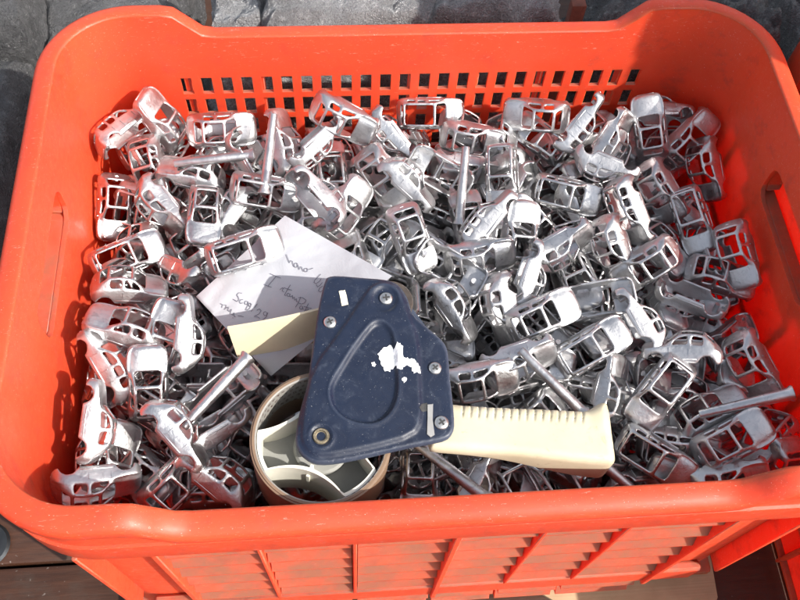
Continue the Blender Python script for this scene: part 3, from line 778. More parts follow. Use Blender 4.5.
            for xd in ((9.4, -5.1) if kind == 0 else (10.8, -3.2, -12.6)):       # door shut lines stand as fine ribs
                bm_box(bm, ((xd-.22)*mm, sgn*12.72*mm-.3*mm, 4.4*mm), ((xd+.22)*mm, sgn*12.72*mm+.3*mm, 11.0*mm))
    me = bpy.data.meshes.new(name); bmesh.ops.recalc_face_normals(bm, faces=bm.faces[:]) if not lod else None
    bm.to_mesh(me); bm.free(); shade(me, 50)
    for v in me.vertices:                     # origin in the middle of the shell
        v.co = (v.co.x*.97*.885, v.co.y*1.10*.885, (v.co.z-9*mm)*1.02*.885)
    return me
def rod_mesh(name, L=.058):
    bm = bmesh.new()
    bm_lathe(bm, [(.0026, -L/2), (.0030, -L/2+.0008), (.0038, L/2-.006), (.0041, L/2-.003), (.0050, L/2-.0016), (.0052, L/2-.0004), (.0048, L/2)], n=16)
    me = bpy.data.meshes.new(name); bmesh.ops.recalc_face_normals(bm, faces=bm.faces[:]); bm.to_mesh(me); bm.free(); shade(me, 45)
    return me

# ------------------------------------------------------------------ the pile
# kind (0 hatchback, 1 estate, 2 casting rod), x y z in tenths of a millimetre from the rim centre, quaternion x1000,
# pixel where it shows most, pixels it shows
POSES = [
 (0,663,-1000,-1501,39,606,-735,-302,504,471,1,0), (0,-1445,19,-1495,319,-451,-677,486,235,342,0,0), (1,-1267,-364,-1499,922,247,114,275,255,407,1,0), (0,1382,973,-1515,230,-88,-75,-966,570,229,0,0),
 (0,346,-272,-1508,576,2,-179,798,477,358,9,0), (1,-211,-555,-1522,328,10,-114,938,398,405,0,0), (0,-392,585,-1535,876,53,22,479,366,277,0,0), (1,1597,-125,-1497,335,-536,-643,433,620,342,0,0),
 (1,1751,-1048,-1522,928,-66,97,-353,652,447,3,0), (0,11,-1352,-1514,92,-490,846,189,436,507,0,0), (1,-1551,-1443,-1493,938,316,33,136,215,532,0,0), (1,-1480,1024,-1500,138,954,-267,-14,233,235,0,0),
 (1,2038,-477,-1489,316,-382,-633,595,686,394,15,0), (1,1781,81,-1503,917,-92,-78,-379,637,319,0,0), (1,-1276,1215,-1507,305,12,-181,935,258,215,0,0), (0,-613,-522,-1510,106,-437,892,46,344,403,0,0),
 (0,-96,343,-1493,151,-460,-845,227,417,293,7,0), (0,1117,464,-1505,241,-151,958,-25,554,285,11,0), (1,-1030,-1404,-1496,954,-282,70,-78,290,522,0,0), (0,-2180,-164,-1539,434,1,35,900,147,397,2,0),
 (0,-2087,-837,-1497,963,-241,115,-19,143,452,0,0), (0,414,-535,-1486,994,85,34,-63,455,395,8,0), (1,-2082,469,-1496,17,11,805,-593,172,293,44,0), (0,521,1425,-1520,233,41,-121,964,485,201,1,0),
 (0,-481,-1048,-1484,220,-380,-833,336,365,468,0,0), (1,884,1152,-1500,127,669,-715,-154,510,213,0,0), (1,1761,676,-1509,74,-785,613,-45,620,257,0,0), (1,-937,587,-1470,806,-416,-46,420,276,289,1,0),
 (0,-2139,1127,-1513,100,-969,210,79,125,217,25,0), (0,2063,814,-1482,837,-395,206,-319,652,240,0,0), (0,175,499,-1519,123,573,799,-132,435,283,0,0), (1,1011,-315,-1497,692,-126,-238,670,551,367,0,0),
 (1,-1907,134,-1457,592,-413,-228,653,165,344,3,0), (0,-582,140,-1494,384,-686,583,-205,345,324,0,0), (0,1301,-616,-1514,181,725,664,11,594,402,0,0), (1,2128,5,-1488,747,261,155,592,693,338,2,0),
 (0,-1196,-833,-1491,76,-56,-972,214,246,443,18,0), (1,-555,1269,-1496,586,-701,-308,268,343,207,0,0), (1,1617,-1419,-1503,405,31,183,-896,657,503,0,0), (1,-1948,-482,-1487,954,215,104,-179,165,405,0,0),
 (0,-110,-36,-1498,137,471,871,-12,406,342,0,0), (0,609,656,-1494,38,-91,-900,424,486,263,0,0), (0,-914,32,-1460,858,454,56,-236,303,336,0,0), (0,562,40,-1515,967,-11,98,-234,476,308,4,0),
 (0,1226,-1196,-1467,287,555,-776,-91,606,479,33,0), (1,2163,-1170,-1495,501,-667,461,-303,721,465,0,0), (1,1643,1393,-1488,836,-176,-219,471,592,187,0,0), (0,-1884,672,-1494,37,-251,-963,95,165,266,13,0),
 (1,1163,221,-1450,731,-565,-91,372,544,315,14,0), (1,-950,-1140,-1491,190,24,947,258,325,472,13,0), (0,871,-1226,-1475,913,207,-104,335,552,481,0,0), (1,-117,937,-1498,367,912,-122,-137,397,238,0,0),
 (0,672,-164,-1458,743,371,158,534,507,350,0,0), (1,1099,1302,-1505,888,56,-12,456,532,198,0,0), (0,-525,-1472,-1467,103,-175,-294,-934,362,526,0,0), (0,124,946,-1470,721,-114,135,670,425,234,0,0),
 (0,83,1404,-1513,982,24,-58,176,416,193,0,0), (1,-621,691,-1478,487,239,-361,-758,349,250,6,0), (0,-929,-485,-1475,173,-104,937,285,302,398,0,0), (0,-1417,564,-1473,872,-432,155,-172,239,280,0,0),
 (1,-1670,-269,-1419,185,807,559,48,208,360,1,0), (0,1555,-629,-1433,598,324,-146,-718,629,398,0,0), (1,-1647,-995,-1472,81,-20,-907,-414,203,469,0,0), (0,-296,1057,-1441,991,32,119,50,375,223,0,0),
 (1,-1995,1303,-1417,810,68,174,-556,171,203,0,0), (0,2200,1065,-1479,652,-240,-117,710,674,227,11,0), (0,904,-413,-1425,657,344,-108,-663,553,385,6,0), (0,208,-846,-1442,70,-597,-711,-366,457,435,0,0),
 (0,1791,1074,-1426,417,838,204,-287,617,212,0,0), (1,-2068,-1374,-1485,703,-306,-281,577,140,526,0,0), (1,1298,1456,-1405,30,894,38,-445,547,174,36,0), (1,-943,1003,-1463,37,218,842,493,298,232,0,0),
 (0,1259,-387,-1415,24,890,424,-163,578,367,1,0), (0,-237,-361,-1447,929,-196,-68,-306,393,378,0,0), (0,2108,1352,-1472,170,52,971,-158,645,188,0,0), (0,-438,-691,-1409,637,226,309,670,369,418,0,0),
 (0,703,-1488,-1426,470,174,-339,796,536,517,0,0), (0,-967,-775,-1433,221,-143,229,937,297,433,0,0), (1,-113,-1016,-1482,359,-801,-381,291,428,462,5,0), (1,-1043,-162,-1404,69,286,-119,948,266,356,3,0),
 (1,691,247,-1482,415,892,-119,-133,478,303,10,0), (1,-70,-1295,-1355,938,-198,-209,192,453,482,7,0), (1,1469,961,-1337,296,639,592,393,570,225,1,0), (0,2059,-777,-1436,969,96,-158,166,698,414,0,0),
 (1,-1333,-1142,-1378,59,421,-903,-62,248,465,12,0), (0,-1456,-23,-1359,685,-105,32,-720,220,359,46,0), (0,-1312,-616,-1422,988,63,-32,140,250,415,0,0), (0,447,1015,-1456,5,49,-9,999,441,214,17,0),
 (1,1385,-877,-1367,862,173,112,464,616,427,0,0), (1,-875,1401,-1389,201,353,304,861,305,188,0,0), (0,-1774,903,-1454,170,879,-436,-95,187,248,55,0), (0,2064,295,-1396,278,-387,760,-442,669,288,0,0),
 (1,198,115,-1417,745,61,-194,-635,449,331,16,0), (0,1025,-1432,-1352,97,707,-103,-693,582,504,0,0), (0,918,712,-1424,904,-424,-44,-23,519,242,26,0), (0,-237,1321,-1406,593,-564,115,-564,380,194,0,0),
 (0,2214,-16,-1376,67,-467,-78,-878,697,320,0,0), (0,269,-1400,-1418,421,-365,-830,12,474,508,0,0), (0,1784,565,-1410,43,-100,991,73,613,259,8,0), (0,1952,-1418,-1447,537,803,241,92,704,498,0,0),
 (0,-1711,1165,-1380,226,780,-550,-196,204,213,0,0), (0,118,1203,-1351,313,902,223,-198,433,211,4,0), (0,-2038,1040,-1352,742,128,-100,-650,179,242,16,0), (1,-1255,1260,-1365,490,-60,-203,-846,272,195,10,0),
 (1,-476,193,-1304,74,958,227,159,358,306,0,0), (0,-625,-1313,-1327,955,-110,215,-169,329,474,39,0), (0,-1069,852,-1336,270,324,626,656,281,240,0,0), (1,225,1392,-1326,289,-922,11,258,434,180,0,0),
 (0,-63,-150,-1350,32,665,-742,-80,426,320,6,0), (1,-1920,-113,-1348,219,31,114,-969,194,349,10,0), (0,423,-1056,-1363,23,-262,-963,-58,491,457,0,0), (1,-2073,-755,-1373,113,-185,-21,-976,148,443,34,0),
 (0,2078,1022,-1299,856,-262,-140,423,650,211,1,0), (1,-125,799,-1331,120,-881,-423,-175,408,215,40,0), (1,1436,37,-1370,678,-52,-491,-545,600,318,0,0), (0,1194,995,-1350,163,-833,-466,249,552,217,0,0),
 (0,-2040,-1104,-1348,88,-17,978,-189,124,501,9,0), (0,1893,500,-1340,797,142,-41,586,645,264,0,0), (1,593,-802,-1327,937,-225,-69,-258,510,421,0,0), (1,588,486,-1336,670,633,-130,-366,488,271,0,0),
 (0,912,-70,-1302,130,-988,-86,-12,534,321,20,0), (0,249,494,-1325,316,-370,231,843,457,270,12,0), (1,629,1258,-1333,87,-290,952,49,483,199,4,0), (0,-1648,-663,-1327,405,218,559,-690,205,416,6,0),
 (1,782,-564,-1374,342,67,478,806,552,406,25,0), (0,790,946,-1353,204,-876,-241,365,499,237,1,0), (0,2055,1485,-1319,144,150,537,817,641,165,0,0), (1,1473,-1278,-1328,751,143,-568,-306,622,464,2,0),
 (1,-1496,1280,-1319,704,215,-559,-382,230,183,43,0), (0,-1114,436,-1357,729,324,-47,-601,272,306,7,0), (1,1953,-1093,-1354,806,203,367,-418,698,451,0,0), (1,-1301,180,-1344,811,-250,500,173,237,300,4,0),
 (1,-757,-239,-1316,111,991,-73,-8,294,362,1,0), (0,-622,513,-1294,140,105,940,-293,326,272,22,0), (1,-453,1488,-1306,33,401,682,-610,369,170,13,0), (1,1295,582,-1295,967,203,86,-127,573,255,0,0),
 (1,-53,369,-1338,2,819,-573,22,422,292,21,0), (0,-1838,-1434,-1348,103,-491,244,830,169,528,0,0), (1,-1303,-575,-1290,695,-147,193,-676,244,430,83,0), (0,-1088,-1136,-1321,381,-627,-640,227,263,499,17,0),
 (1,-2137,325,-1348,46,-608,-657,-443,143,302,0,0), (1,443,-1208,-1264,346,-351,-156,856,507,463,2,0), (0,1121,-800,-1339,502,24,209,-839,580,418,0,0), (0,1924,-298,-1312,196,-205,922,262,686,344,13,0),
 (0,-2217,-18,-1284,590,189,-738,-266,127,339,0,0), (0,-1208,-1467,-1334,941,265,-187,97,262,527,0,0), (0,895,295,-1272,56,-66,-978,-191,550,280,6,0), (0,2187,-1357,-1329,394,-223,400,-797,727,475,1,0),
 (0,1805,81,-1301,878,-62,249,-404,641,294,13,0), (1,-2116,996,-1259,365,-315,-287,828,160,231,2,0), (0,-292,-871,-1301,109,246,-963,22,370,459,5,0), (1,1360,-450,-1253,451,256,627,581,599,363,63,0),
 (0,-836,147,-1254,68,977,202,-29,312,310,0,0), (1,-453,1028,-1269,199,321,926,-7,375,205,5,0), (0,-1707,331,-1367,740,-116,599,-282,200,306,33,0), (1,2224,-506,-1328,383,768,511,-51,716,374,0,0),
 (1,1779,-1386,-1280,693,-7,-83,716,688,488,0,0), (0,-144,-609,-1259,860,-282,-59,-420,409,398,0,0), (0,-1835,752,-1246,363,-711,-599,-66,185,249,76,0), (1,-293,58,-1252,667,327,51,668,383,318,0,0),
 (1,-2050,-1415,-1267,900,-19,-371,230,153,502,13,0), (1,470,-176,-1288,539,158,443,699,486,344,397,0), (0,980,-1094,-1257,31,250,-943,219,571,454,0,0), (0,230,689,-1250,481,58,678,-552,449,234,140,0),
 (0,-1560,-1045,-1234,154,475,226,-836,224,450,47,0), (0,1365,288,-1232,386,-396,444,-705,597,268,73,0), (1,1437,1450,-1281,241,344,558,-715,557,172,17,0), (1,-872,-631,-1322,875,-472,-15,111,309,409,0,0),
 (0,-998,-381,-1214,150,-25,-162,-975,291,372,0,0), (1,-839,1015,-1319,549,166,-203,794,309,221,0,0), (0,1113,-193,-1222,853,5,93,513,577,330,70,0), (0,-810,-889,-1235,86,-6,-996,39,318,438,0,0),
 (1,-1888,-420,-1262,739,595,46,313,160,387,35,0), (1,223,-625,-1195,919,-55,235,-311,456,395,24,0), (0,1740,-623,-1307,883,333,330,7,658,390,0,0), (0,1803,848,-1210,22,-762,-647,-27,629,205,1,0),
 (0,948,1313,-1260,663,12,524,535,520,181,0,0), (0,949,-1022,-1167,67,996,-56,16,568,440,0,0), (0,-1395,575,-1240,634,-658,353,-204,246,269,12,0), (0,2105,-995,-1239,10,-605,796,-33,729,451,14,0),
 (1,1529,959,-1162,668,-267,259,-644,597,206,0,0), (1,-1529,-240,-1176,230,-354,-336,842,217,350,99,0), (0,468,1332,-1218,847,412,-251,-223,493,185,4,0), (1,318,1163,-1206,117,-137,-257,949,456,203,38,0),
 (0,-1258,1415,-1253,287,529,789,-122,250,183,17,0), (0,-727,924,-1192,849,244,-272,-382,323,221,0,0), (0,-54,-1394,-1207,837,306,261,-371,425,474,12,0), (1,-201,-229,-1225,182,55,-342,920,398,349,0,0),
 (0,-742,1428,-1340,648,51,441,618,327,175,4,0), (1,-1802,1322,-1178,171,191,-222,-941,178,193,50,0), (1,1344,-1411,-1166,287,520,-637,-492,634,457,73,0), (0,417,-1034,-1173,26,15,94,995,506,462,4,0),
 (1,2209,493,-1353,809,-6,236,538,683,264,0,0), (0,-549,-180,-1191,436,-179,-140,871,351,343,0,0), (0,-2114,-1036,-1214,28,908,-399,129,111,472,9,0), (0,-558,-631,-1207,15,-257,-948,189,352,401,0,0),
 (1,-1732,82,-1153,511,-220,44,830,207,325,334,0), (0,1988,966,-1137,731,109,-147,658,669,191,1,0), (0,450,-46,-1156,23,-142,871,-470,484,326,87,0), (1,1133,991,-1145,82,-88,991,56,546,192,62,0),
 (1,1592,540,-1119,925,354,128,-51,614,259,40,0), (1,-2137,171,-1214,415,-20,385,824,118,307,35,0), (1,2000,-437,-1213,49,978,-157,-131,710,374,71,0), (1,1808,1463,-1236,144,-360,-149,910,616,162,0,0),
 (0,-423,-1269,-1226,882,108,40,458,373,459,14,0), (1,-996,263,-1172,915,160,-263,-260,286,303,11,0), (0,246,308,-1111,129,-988,28,75,437,267,5,0), (1,1661,-247,-1198,175,-269,865,385,642,339,0,0),
 (1,780,-474,-1147,929,-271,-60,244,519,396,17,0), (0,-368,1174,-1168,48,33,-280,958,374,204,11,0), (0,770,685,-1193,30,197,-978,-58,521,246,20,0), (1,-1195,-1157,-1103,204,-197,-933,221,237,452,161,0),
 (0,-1928,-883,-1198,199,943,-206,-172,152,444,116,0), (1,-49,-880,-1161,358,-808,-468,-8,424,464,13,0), (0,-1547,-1336,-1185,197,8,229,953,209,505,0,0), (0,-2115,-449,-1208,755,-379,-462,271,121,411,78,0),
 (0,531,-1482,-1163,562,-14,-508,653,511,483,59,0), (0,-789,671,-1146,604,-556,486,300,328,262,30,0), (1,2039,614,-1116,891,228,-96,380,680,230,68,0), (0,222,-324,-1190,739,-556,375,-64,451,336,72,0),
 (0,-94,686,-1165,750,-624,-215,30,411,245,8,0), (1,-1282,916,-1144,63,-78,281,955,247,224,47,0), (1,1362,-920,-1124,544,-386,421,-615,624,440,124,0), (0,1963,-953,-1128,781,-224,-207,-545,728,440,128,0),
 (0,1140,302,-1101,420,534,568,465,563,276,197,0), (1,-320,397,-1048,140,-924,-356,-16,379,246,21,0), (0,-1423,566,-1090,939,-182,-229,181,243,247,66,0), (0,-1952,512,-1150,153,445,436,-767,166,259,130,0),
 (0,-2014,1359,-1127,841,71,79,530,167,179,29,0), (0,-485,-786,-1161,914,-85,-192,347,363,418,0,0), (1,-52,1495,-1187,909,-408,9,-83,428,171,21,0), (0,1980,199,-1093,338,479,790,-179,672,273,34,0),
 (1,-2076,950,-1059,696,61,-105,708,156,230,34,0), (1,-154,-73,-1120,758,0,128,640,403,324,0,0), (0,-1252,-578,-1114,775,271,-114,559,268,376,33,0), (1,133,-1328,-1130,799,99,-149,574,446,485,67,0),
 (0,138,30,-1097,45,-129,-301,-944,430,308,101,0), (0,-603,1349,-1098,923,-19,-162,-349,345,174,13,0), (0,2134,-676,-1071,98,-805,584,-30,711,378,23,0), (1,-1183,-825,-1044,798,-584,76,129,248,427,22,0),
 (0,-266,-335,-1059,172,-20,286,-943,391,353,0,0), (1,728,104,-1088,220,-125,867,-429,547,285,57,0), (0,-178,1165,-1042,85,163,-977,-103,374,188,26,0), (1,559,-762,-1074,45,-179,390,902,517,401,356,0),
 (0,-896,1121,-1074,633,-10,-339,696,301,193,0,0), (1,-740,-1425,-1071,399,848,-347,-18,330,506,0,0), (0,-605,873,-1083,840,-177,168,-484,350,248,15,0), (1,-1464,160,-1103,415,1,-123,901,227,302,52,0),
 (1,-777,-78,-1097,527,102,685,-492,316,308,1,0), (0,650,546,-1069,881,61,260,-391,514,247,48,0), (0,1057,-767,-1093,147,-791,-491,334,575,391,58,0), (0,-2198,-1298,-1109,431,605,-165,-648,108,474,16,0),
 (0,-2139,-191,-1069,534,-80,661,-521,135,332,61,0), (0,1632,-1096,-1209,188,-783,302,-511,645,450,61,0), (0,-2078,282,-1042,853,-180,481,97,141,278,41,0), (0,840,-112,-1066,152,319,-853,-384,540,315,156,0),
 (1,1167,774,-1089,32,-256,441,-860,548,213,49,0), (0,913,-1426,-1075,281,-410,805,-323,595,481,85,0), (0,-635,-391,-1062,434,380,757,307,340,363,0,0), (0,1371,-122,-1069,719,-473,-111,-497,597,308,14,0),
 (1,13,-915,-1026,72,141,-75,984,437,425,0,0), (1,-1970,-573,-1040,205,178,372,-888,152,384,149,0), (0,794,1467,-1138,230,-56,572,785,523,148,18,0), (0,1704,848,-1034,257,16,-41,965,620,204,33,0),
 (0,1684,-1348,-1022,15,997,-48,-60,678,457,6,0), (0,2064,282,-1071,6,198,142,970,689,272,45,0), (0,-1685,1152,-1078,567,620,-148,522,187,194,47,0), (1,-742,-855,-1082,625,-305,-510,506,327,425,0,0),
 (1,1803,-741,-1013,57,939,-276,195,701,387,149,0), (1,1604,1282,-1039,7,344,-938,53,581,179,9,0), (1,-1506,-1356,-1034,989,121,13,-80,212,501,0,0), (1,2014,-212,-1002,400,-30,409,819,707,325,352,0),
 (1,-912,-1070,-1024,377,718,-62,-581,305,463,59,0), (0,283,1001,-1073,22,900,416,126,448,201,50,0), (0,629,1080,-1025,721,-380,358,-456,488,186,179,0), (0,-480,-1157,-1049,90,-978,61,180,373,468,77,0),
 (1,1278,1447,-988,778,540,-299,115,561,155,98,0), (0,1634,251,-1072,643,554,505,156,640,275,92,0), (1,-974,-450,-987,40,940,335,-43,277,375,54,0), (0,-1380,1425,-1136,584,-134,533,596,228,169,97,0),
 (0,64,424,-987,731,324,96,593,432,238,191,0), (0,-977,514,-1007,191,930,-127,288,300,250,53,0), (0,-230,1462,-979,210,-327,69,-919,357,149,64,0), (1,-1595,935,-1025,968,-241,20,63,203,210,133,0),
 (1,1643,-935,-988,6,719,-690,79,662,406,70,0), (0,1082,487,-1045,36,-122,-116,985,538,250,56,0), (1,-467,-73,-977,553,-268,263,-744,361,317,0,0), (0,-295,-1199,-978,388,-140,498,-763,394,471,421,0),
 (1,582,-500,-930,883,265,-215,322,520,342,41,0), (1,1091,-376,-1023,146,40,-330,932,570,332,80,0), (0,382,1381,-1035,698,-260,123,656,455,168,26,0), (1,578,118,-997,511,252,-322,-756,509,282,103,0),
 (0,-253,910,-995,320,-895,-302,-75,382,209,34,0), (0,-1235,-161,-1026,694,-471,403,366,235,329,44,0), (0,-78,-1357,-984,239,143,216,-936,440,472,320,0), (0,1767,-428,-999,122,928,-334,111,655,356,86,0),
 (0,1975,1359,-984,823,262,87,496,647,135,58,0), (0,-746,-1259,-919,168,-291,247,-909,325,470,120,0), (0,-1124,162,-1108,742,313,2,-593,270,308,61,0), (0,-1600,-1458,-944,524,152,-405,734,176,500,71,0),
 (0,-2157,-907,-1021,523,-9,795,307,122,453,45,0), (0,-1517,-490,-994,649,-58,302,-696,214,369,662,0), (0,-2098,959,-934,375,-5,-274,885,131,205,133,0), (1,1011,-653,-954,821,145,190,-518,578,370,242,0),
 (0,1009,774,-985,935,-78,-9,346,547,217,354,0), (0,-1216,885,-1004,921,-240,99,-292,256,217,312,0), (0,1341,-916,-921,154,544,824,40,633,424,121,0), (0,641,-1420,-935,546,48,-311,777,524,478,141,0),
 (1,-1788,-19,-965,334,-467,401,714,193,305,158,0), (1,1621,593,-874,902,-399,-108,123,647,218,101,0), (1,2127,-1321,-1001,544,672,428,-262,734,474,10,0), (1,-1504,448,-911,861,-41,-345,372,232,241,330,0),
 (0,340,-892,-958,494,399,496,593,485,402,108,0), (1,1428,1109,-958,955,-128,-20,266,585,187,33,0), (0,2184,515,-948,643,-11,-155,-750,691,234,94,0), (0,-1742,-951,-1043,383,-6,-177,907,157,444,317,0),
 (0,204,-222,-933,706,39,-72,-703,462,348,427,0), (0,201,-1435,-947,555,119,425,-705,479,479,17,0), (0,-1284,-1269,-922,138,384,-891,-201,250,476,105,0), (0,-758,1011,-903,262,-490,820,-134,331,169,267,0),
 (0,2004,1089,-913,257,928,267,29,677,170,159,0), (1,-223,-506,-939,440,459,154,756,399,368,0,0), (1,-1311,212,-935,892,65,-70,442,243,280,46,0), (0,1198,242,-900,212,134,-294,922,583,268,140,0),
 (0,855,1127,-947,643,-474,571,-188,523,158,151,0), (1,-800,277,-929,399,-74,370,-836,311,272,92,0), (1,1418,-256,-893,550,-5,20,-835,632,304,71,0), (0,-1121,1467,-944,793,-592,-119,81,260,141,35,0),
 (0,366,348,-961,870,106,123,466,459,268,15,0), (0,469,1453,-944,135,-36,-241,-960,448,144,78,0), (1,153,869,-947,203,75,9,976,440,215,514,0), (1,-26,1400,-853,86,522,-642,555,415,139,341,0),
 (0,-474,745,-977,68,39,-982,-171,373,214,161,0), (0,-2234,-269,-860,699,22,432,-569,119,330,54,0), (1,-1899,-736,-898,951,-42,-27,-305,141,412,247,0), (0,870,-1225,-946,604,-457,122,-641,588,483,8,0),
 (0,-2151,525,-882,56,368,-77,-925,133,240,680,0), (1,-1771,1381,-896,754,275,324,501,182,152,160,0), (0,-254,508,-948,713,-64,36,-697,391,259,213,0), (0,639,-965,-878,295,177,207,-916,542,399,633,0),
 (0,1653,-1085,-861,230,185,-31,955,668,414,319,0), (0,1272,-688,-862,970,175,-78,152,613,373,477,0), (1,2156,752,-890,789,5,368,492,693,211,293,0), (0,-1900,-1200,-921,827,-382,-333,-245,148,472,137,0),
 (1,1664,1041,-822,7,-42,-974,224,640,170,94,0), (0,-1588,922,-887,551,14,-193,812,204,212,144,0), (1,2116,-76,-886,230,180,-930,-222,719,302,165,0), (0,568,386,-836,596,-137,470,-637,499,240,104,0),
 (1,-1087,680,-893,766,120,243,583,267,221,344,0), (0,1210,717,-836,234,792,-363,-432,565,202,505,0), (0,1057,-1152,-875,43,688,663,-291,618,459,155,0), (0,1211,-58,-821,768,-20,156,621,592,297,370,0),
 (0,-2057,-1461,-944,869,-315,373,85,115,504,277,0), (0,-294,108,-838,100,239,931,256,397,275,242,0), (0,93,-563,-879,814,449,-310,-197,462,372,469,0), (1,103,-1022,-811,295,908,-262,-140,454,429,0,0),
 (0,-927,-346,-876,537,-738,-408,31,279,366,96,0), (0,-722,-592,-880,230,-633,739,-29,328,379,0,0), (1,1774,1401,-866,480,301,-508,-649,634,147,148,0), (1,1731,332,-884,937,-272,189,114,639,257,126,0),
 (0,-1741,576,-865,529,-150,-148,822,185,249,534,0), (1,1731,-278,-860,556,-453,230,-658,663,323,82,0), (1,-2180,831,-898,511,323,275,-748,126,201,560,0), (0,-1294,1062,-846,93,606,-770,-175,253,201,166,0),
 (1,1264,-1437,-866,189,-37,-818,-542,632,475,374,0), (1,-1550,-592,-824,242,970,2,-32,203,380,780,0), (1,-526,-165,-780,119,-97,379,-913,354,316,0,0), (0,-701,834,-816,91,139,55,-985,345,201,96,0),
 (0,1118,1262,-916,503,-214,-355,758,546,156,475,0), (0,-1777,258,-812,71,-333,-688,640,181,274,1331,0), (1,2019,-1059,-826,219,74,-711,-664,737,429,214,0), (0,785,884,-812,504,-709,-433,236,524,177,596,0),
 (1,-323,-897,-852,840,303,-363,266,389,416,0,0), (1,-1017,1216,-827,715,-391,510,-275,269,152,62,0), (0,-1040,60,-850,208,-236,-949,20,274,291,220,0), (0,470,1465,-768,961,12,249,-117,465,129,555,0),
 (0,861,555,-784,309,254,-284,871,532,220,358,0), (1,-10,-87,-800,214,667,-690,-184,426,306,945,0), (1,-756,-1291,-774,968,-35,118,221,321,483,456,0), (0,-637,1405,-873,523,129,238,808,337,153,299,0),
 (1,533,144,-778,197,140,-347,906,487,258,161,0), (0,1321,873,-796,535,228,-47,812,577,181,461,0), (0,-185,-1480,-919,317,-98,820,467,410,491,156,0), (0,-205,1483,-776,328,-376,-125,-858,387,125,97,0),
 (0,20,413,-817,358,-46,-134,923,425,243,487,0), (0,-729,-787,-846,60,73,-13,995,328,403,0,0), (0,756,-317,-757,33,898,-434,-62,544,324,603,0), (1,358,-102,-755,804,400,77,433,477,313,322,0),
 (1,-1810,-334,-795,231,-346,-487,768,179,354,300,0), (1,909,-1232,-780,894,-32,-2,446,563,479,287,0), (0,1752,-1345,-778,254,327,854,316,715,455,151,0), (0,-1196,-815,-820,870,-329,-160,-330,249,404,194,0),
 (1,395,1091,-789,719,689,2,-92,463,167,993,0), (0,540,-686,-774,69,948,198,-239,516,387,419,0), (0,1100,28,-721,735,90,-242,-627,584,284,1079,0), (0,2129,-465,-835,271,-911,-275,142,733,330,748,0),
 (1,2022,1276,-794,379,9,-322,-868,660,142,399,0), (1,-938,-671,-729,187,979,22,-82,282,375,719,0), (0,-1350,-213,-833,467,-198,-262,821,227,336,430,0), (0,-68,901,-788,975,14,137,173,399,196,288,0),
 (1,359,-1417,-751,975,119,-57,-181,511,475,288,0), (0,2094,-675,-739,535,-210,-95,-813,734,368,744,0), (0,1781,292,-739,877,-99,80,-463,666,250,759,0), (0,-2090,1419,-893,492,374,-776,-129,141,158,164,0),
 (0,1613,-688,-764,353,-933,-3,72,665,370,462,0), (1,-1595,-1122,-795,552,177,297,759,187,475,118,0), (0,-340,541,-847,448,-223,19,866,374,234,507,0), (0,-501,-1195,-761,736,21,23,677,354,476,353,0),
 (0,2184,204,-773,173,666,-724,-42,714,253,473,0), (0,366,603,-724,670,-3,-46,741,462,208,609,0), (1,1551,-1262,-734,898,414,-118,-95,674,443,980,0), (0,-1509,1311,-726,822,-358,-270,351,211,153,334,0),
 (1,-1802,-714,-719,952,-64,90,-286,164,391,522,0), (0,1662,-852,-739,198,191,126,953,677,384,1013,0), (0,-1420,707,-718,434,222,-407,-773,234,207,818,0), (0,-347,-656,-754,717,683,-136,-17,383,378,0,0),
 (0,-1767,972,-761,58,-945,307,-96,192,195,312,0), (0,-1402,93,-726,2,829,-547,117,223,274,561,0), (0,1693,752,-739,17,-974,-172,143,650,195,380,0), (0,-1450,-1356,-712,999,-49,-5,-12,204,488,667,0),
 (1,1093,-841,-811,905,379,-154,-117,590,387,501,0), (1,-1028,988,-723,319,-831,426,-163,270,180,238,0), (0,-889,187,-755,872,-187,154,-425,303,277,297,0), (0,-264,1153,-830,673,-739,13,25,367,168,297,0),
 (1,1744,-170,-794,574,-330,-46,-748,666,310,802,0), (0,-1901,-1250,-761,861,21,-307,-406,152,472,889,0), (1,1464,1227,-765,135,-950,261,-101,619,153,135,0), (0,1286,-413,-731,181,-83,-123,-972,602,344,584,0),
 (0,706,-582,-717,974,14,-121,-190,559,367,468,0), (0,-320,392,-715,437,58,-3,-898,383,243,888,0), (0,2155,4,-704,975,58,-60,-205,715,277,1460,0), (0,1030,1324,-718,328,20,-312,892,541,142,1017,0),
 (0,-1184,-1080,-741,886,334,-88,-309,265,452,806,0), (0,-739,608,-760,975,-219,28,8,304,221,324,0), (1,695,1303,-732,577,280,-281,-714,503,141,713,0), (0,-2231,-524,-884,147,-514,527,660,96,389,332,0),
 (1,-2213,-1075,-803,679,-89,-240,688,96,452,280,0), (0,1481,1445,-727,966,-57,59,243,597,125,342,0), (1,439,-1072,-743,184,-977,70,78,507,429,0,0), (0,-2059,1409,-767,929,294,-118,192,145,145,519,0),
 (1,-649,1076,-686,685,-5,-1,728,336,162,583,0), (0,-700,-391,-757,66,-39,349,-934,303,355,219,0), (1,1198,382,-704,985,-138,-91,56,584,235,433,0), (0,-2101,185,-826,912,-198,194,-302,127,279,410,0),
 (1,2146,-1231,-733,333,40,-340,-879,773,431,951,0), (0,-19,-1270,-697,7,988,139,72,435,470,811,0), (0,1557,-1485,-758,196,-39,-340,919,665,465,431,0), (0,-526,246,-716,594,-104,-268,751,354,247,694,0),
 (0,-1897,1436,-520,173,545,-89,816,160,117,1920,1), (1,-1486,1530,-770,446,893,67,8,213,130,329,1), (0,-2011,1088,-650,722,262,51,-639,146,157,1141,1), (0,-1907,743,-680,677,589,-123,-424,159,206,1962,1),
 (0,-1683,1032,-640,45,161,161,973,189,173,1454,1), (0,-1788,-392,-540,765,326,-94,547,164,323,1057,1), (0,-2074,-1177,-660,718,452,86,523,121,447,1223,1), (0,-2116,-1363,-540,773,618,136,-35,94,485,3162,1),
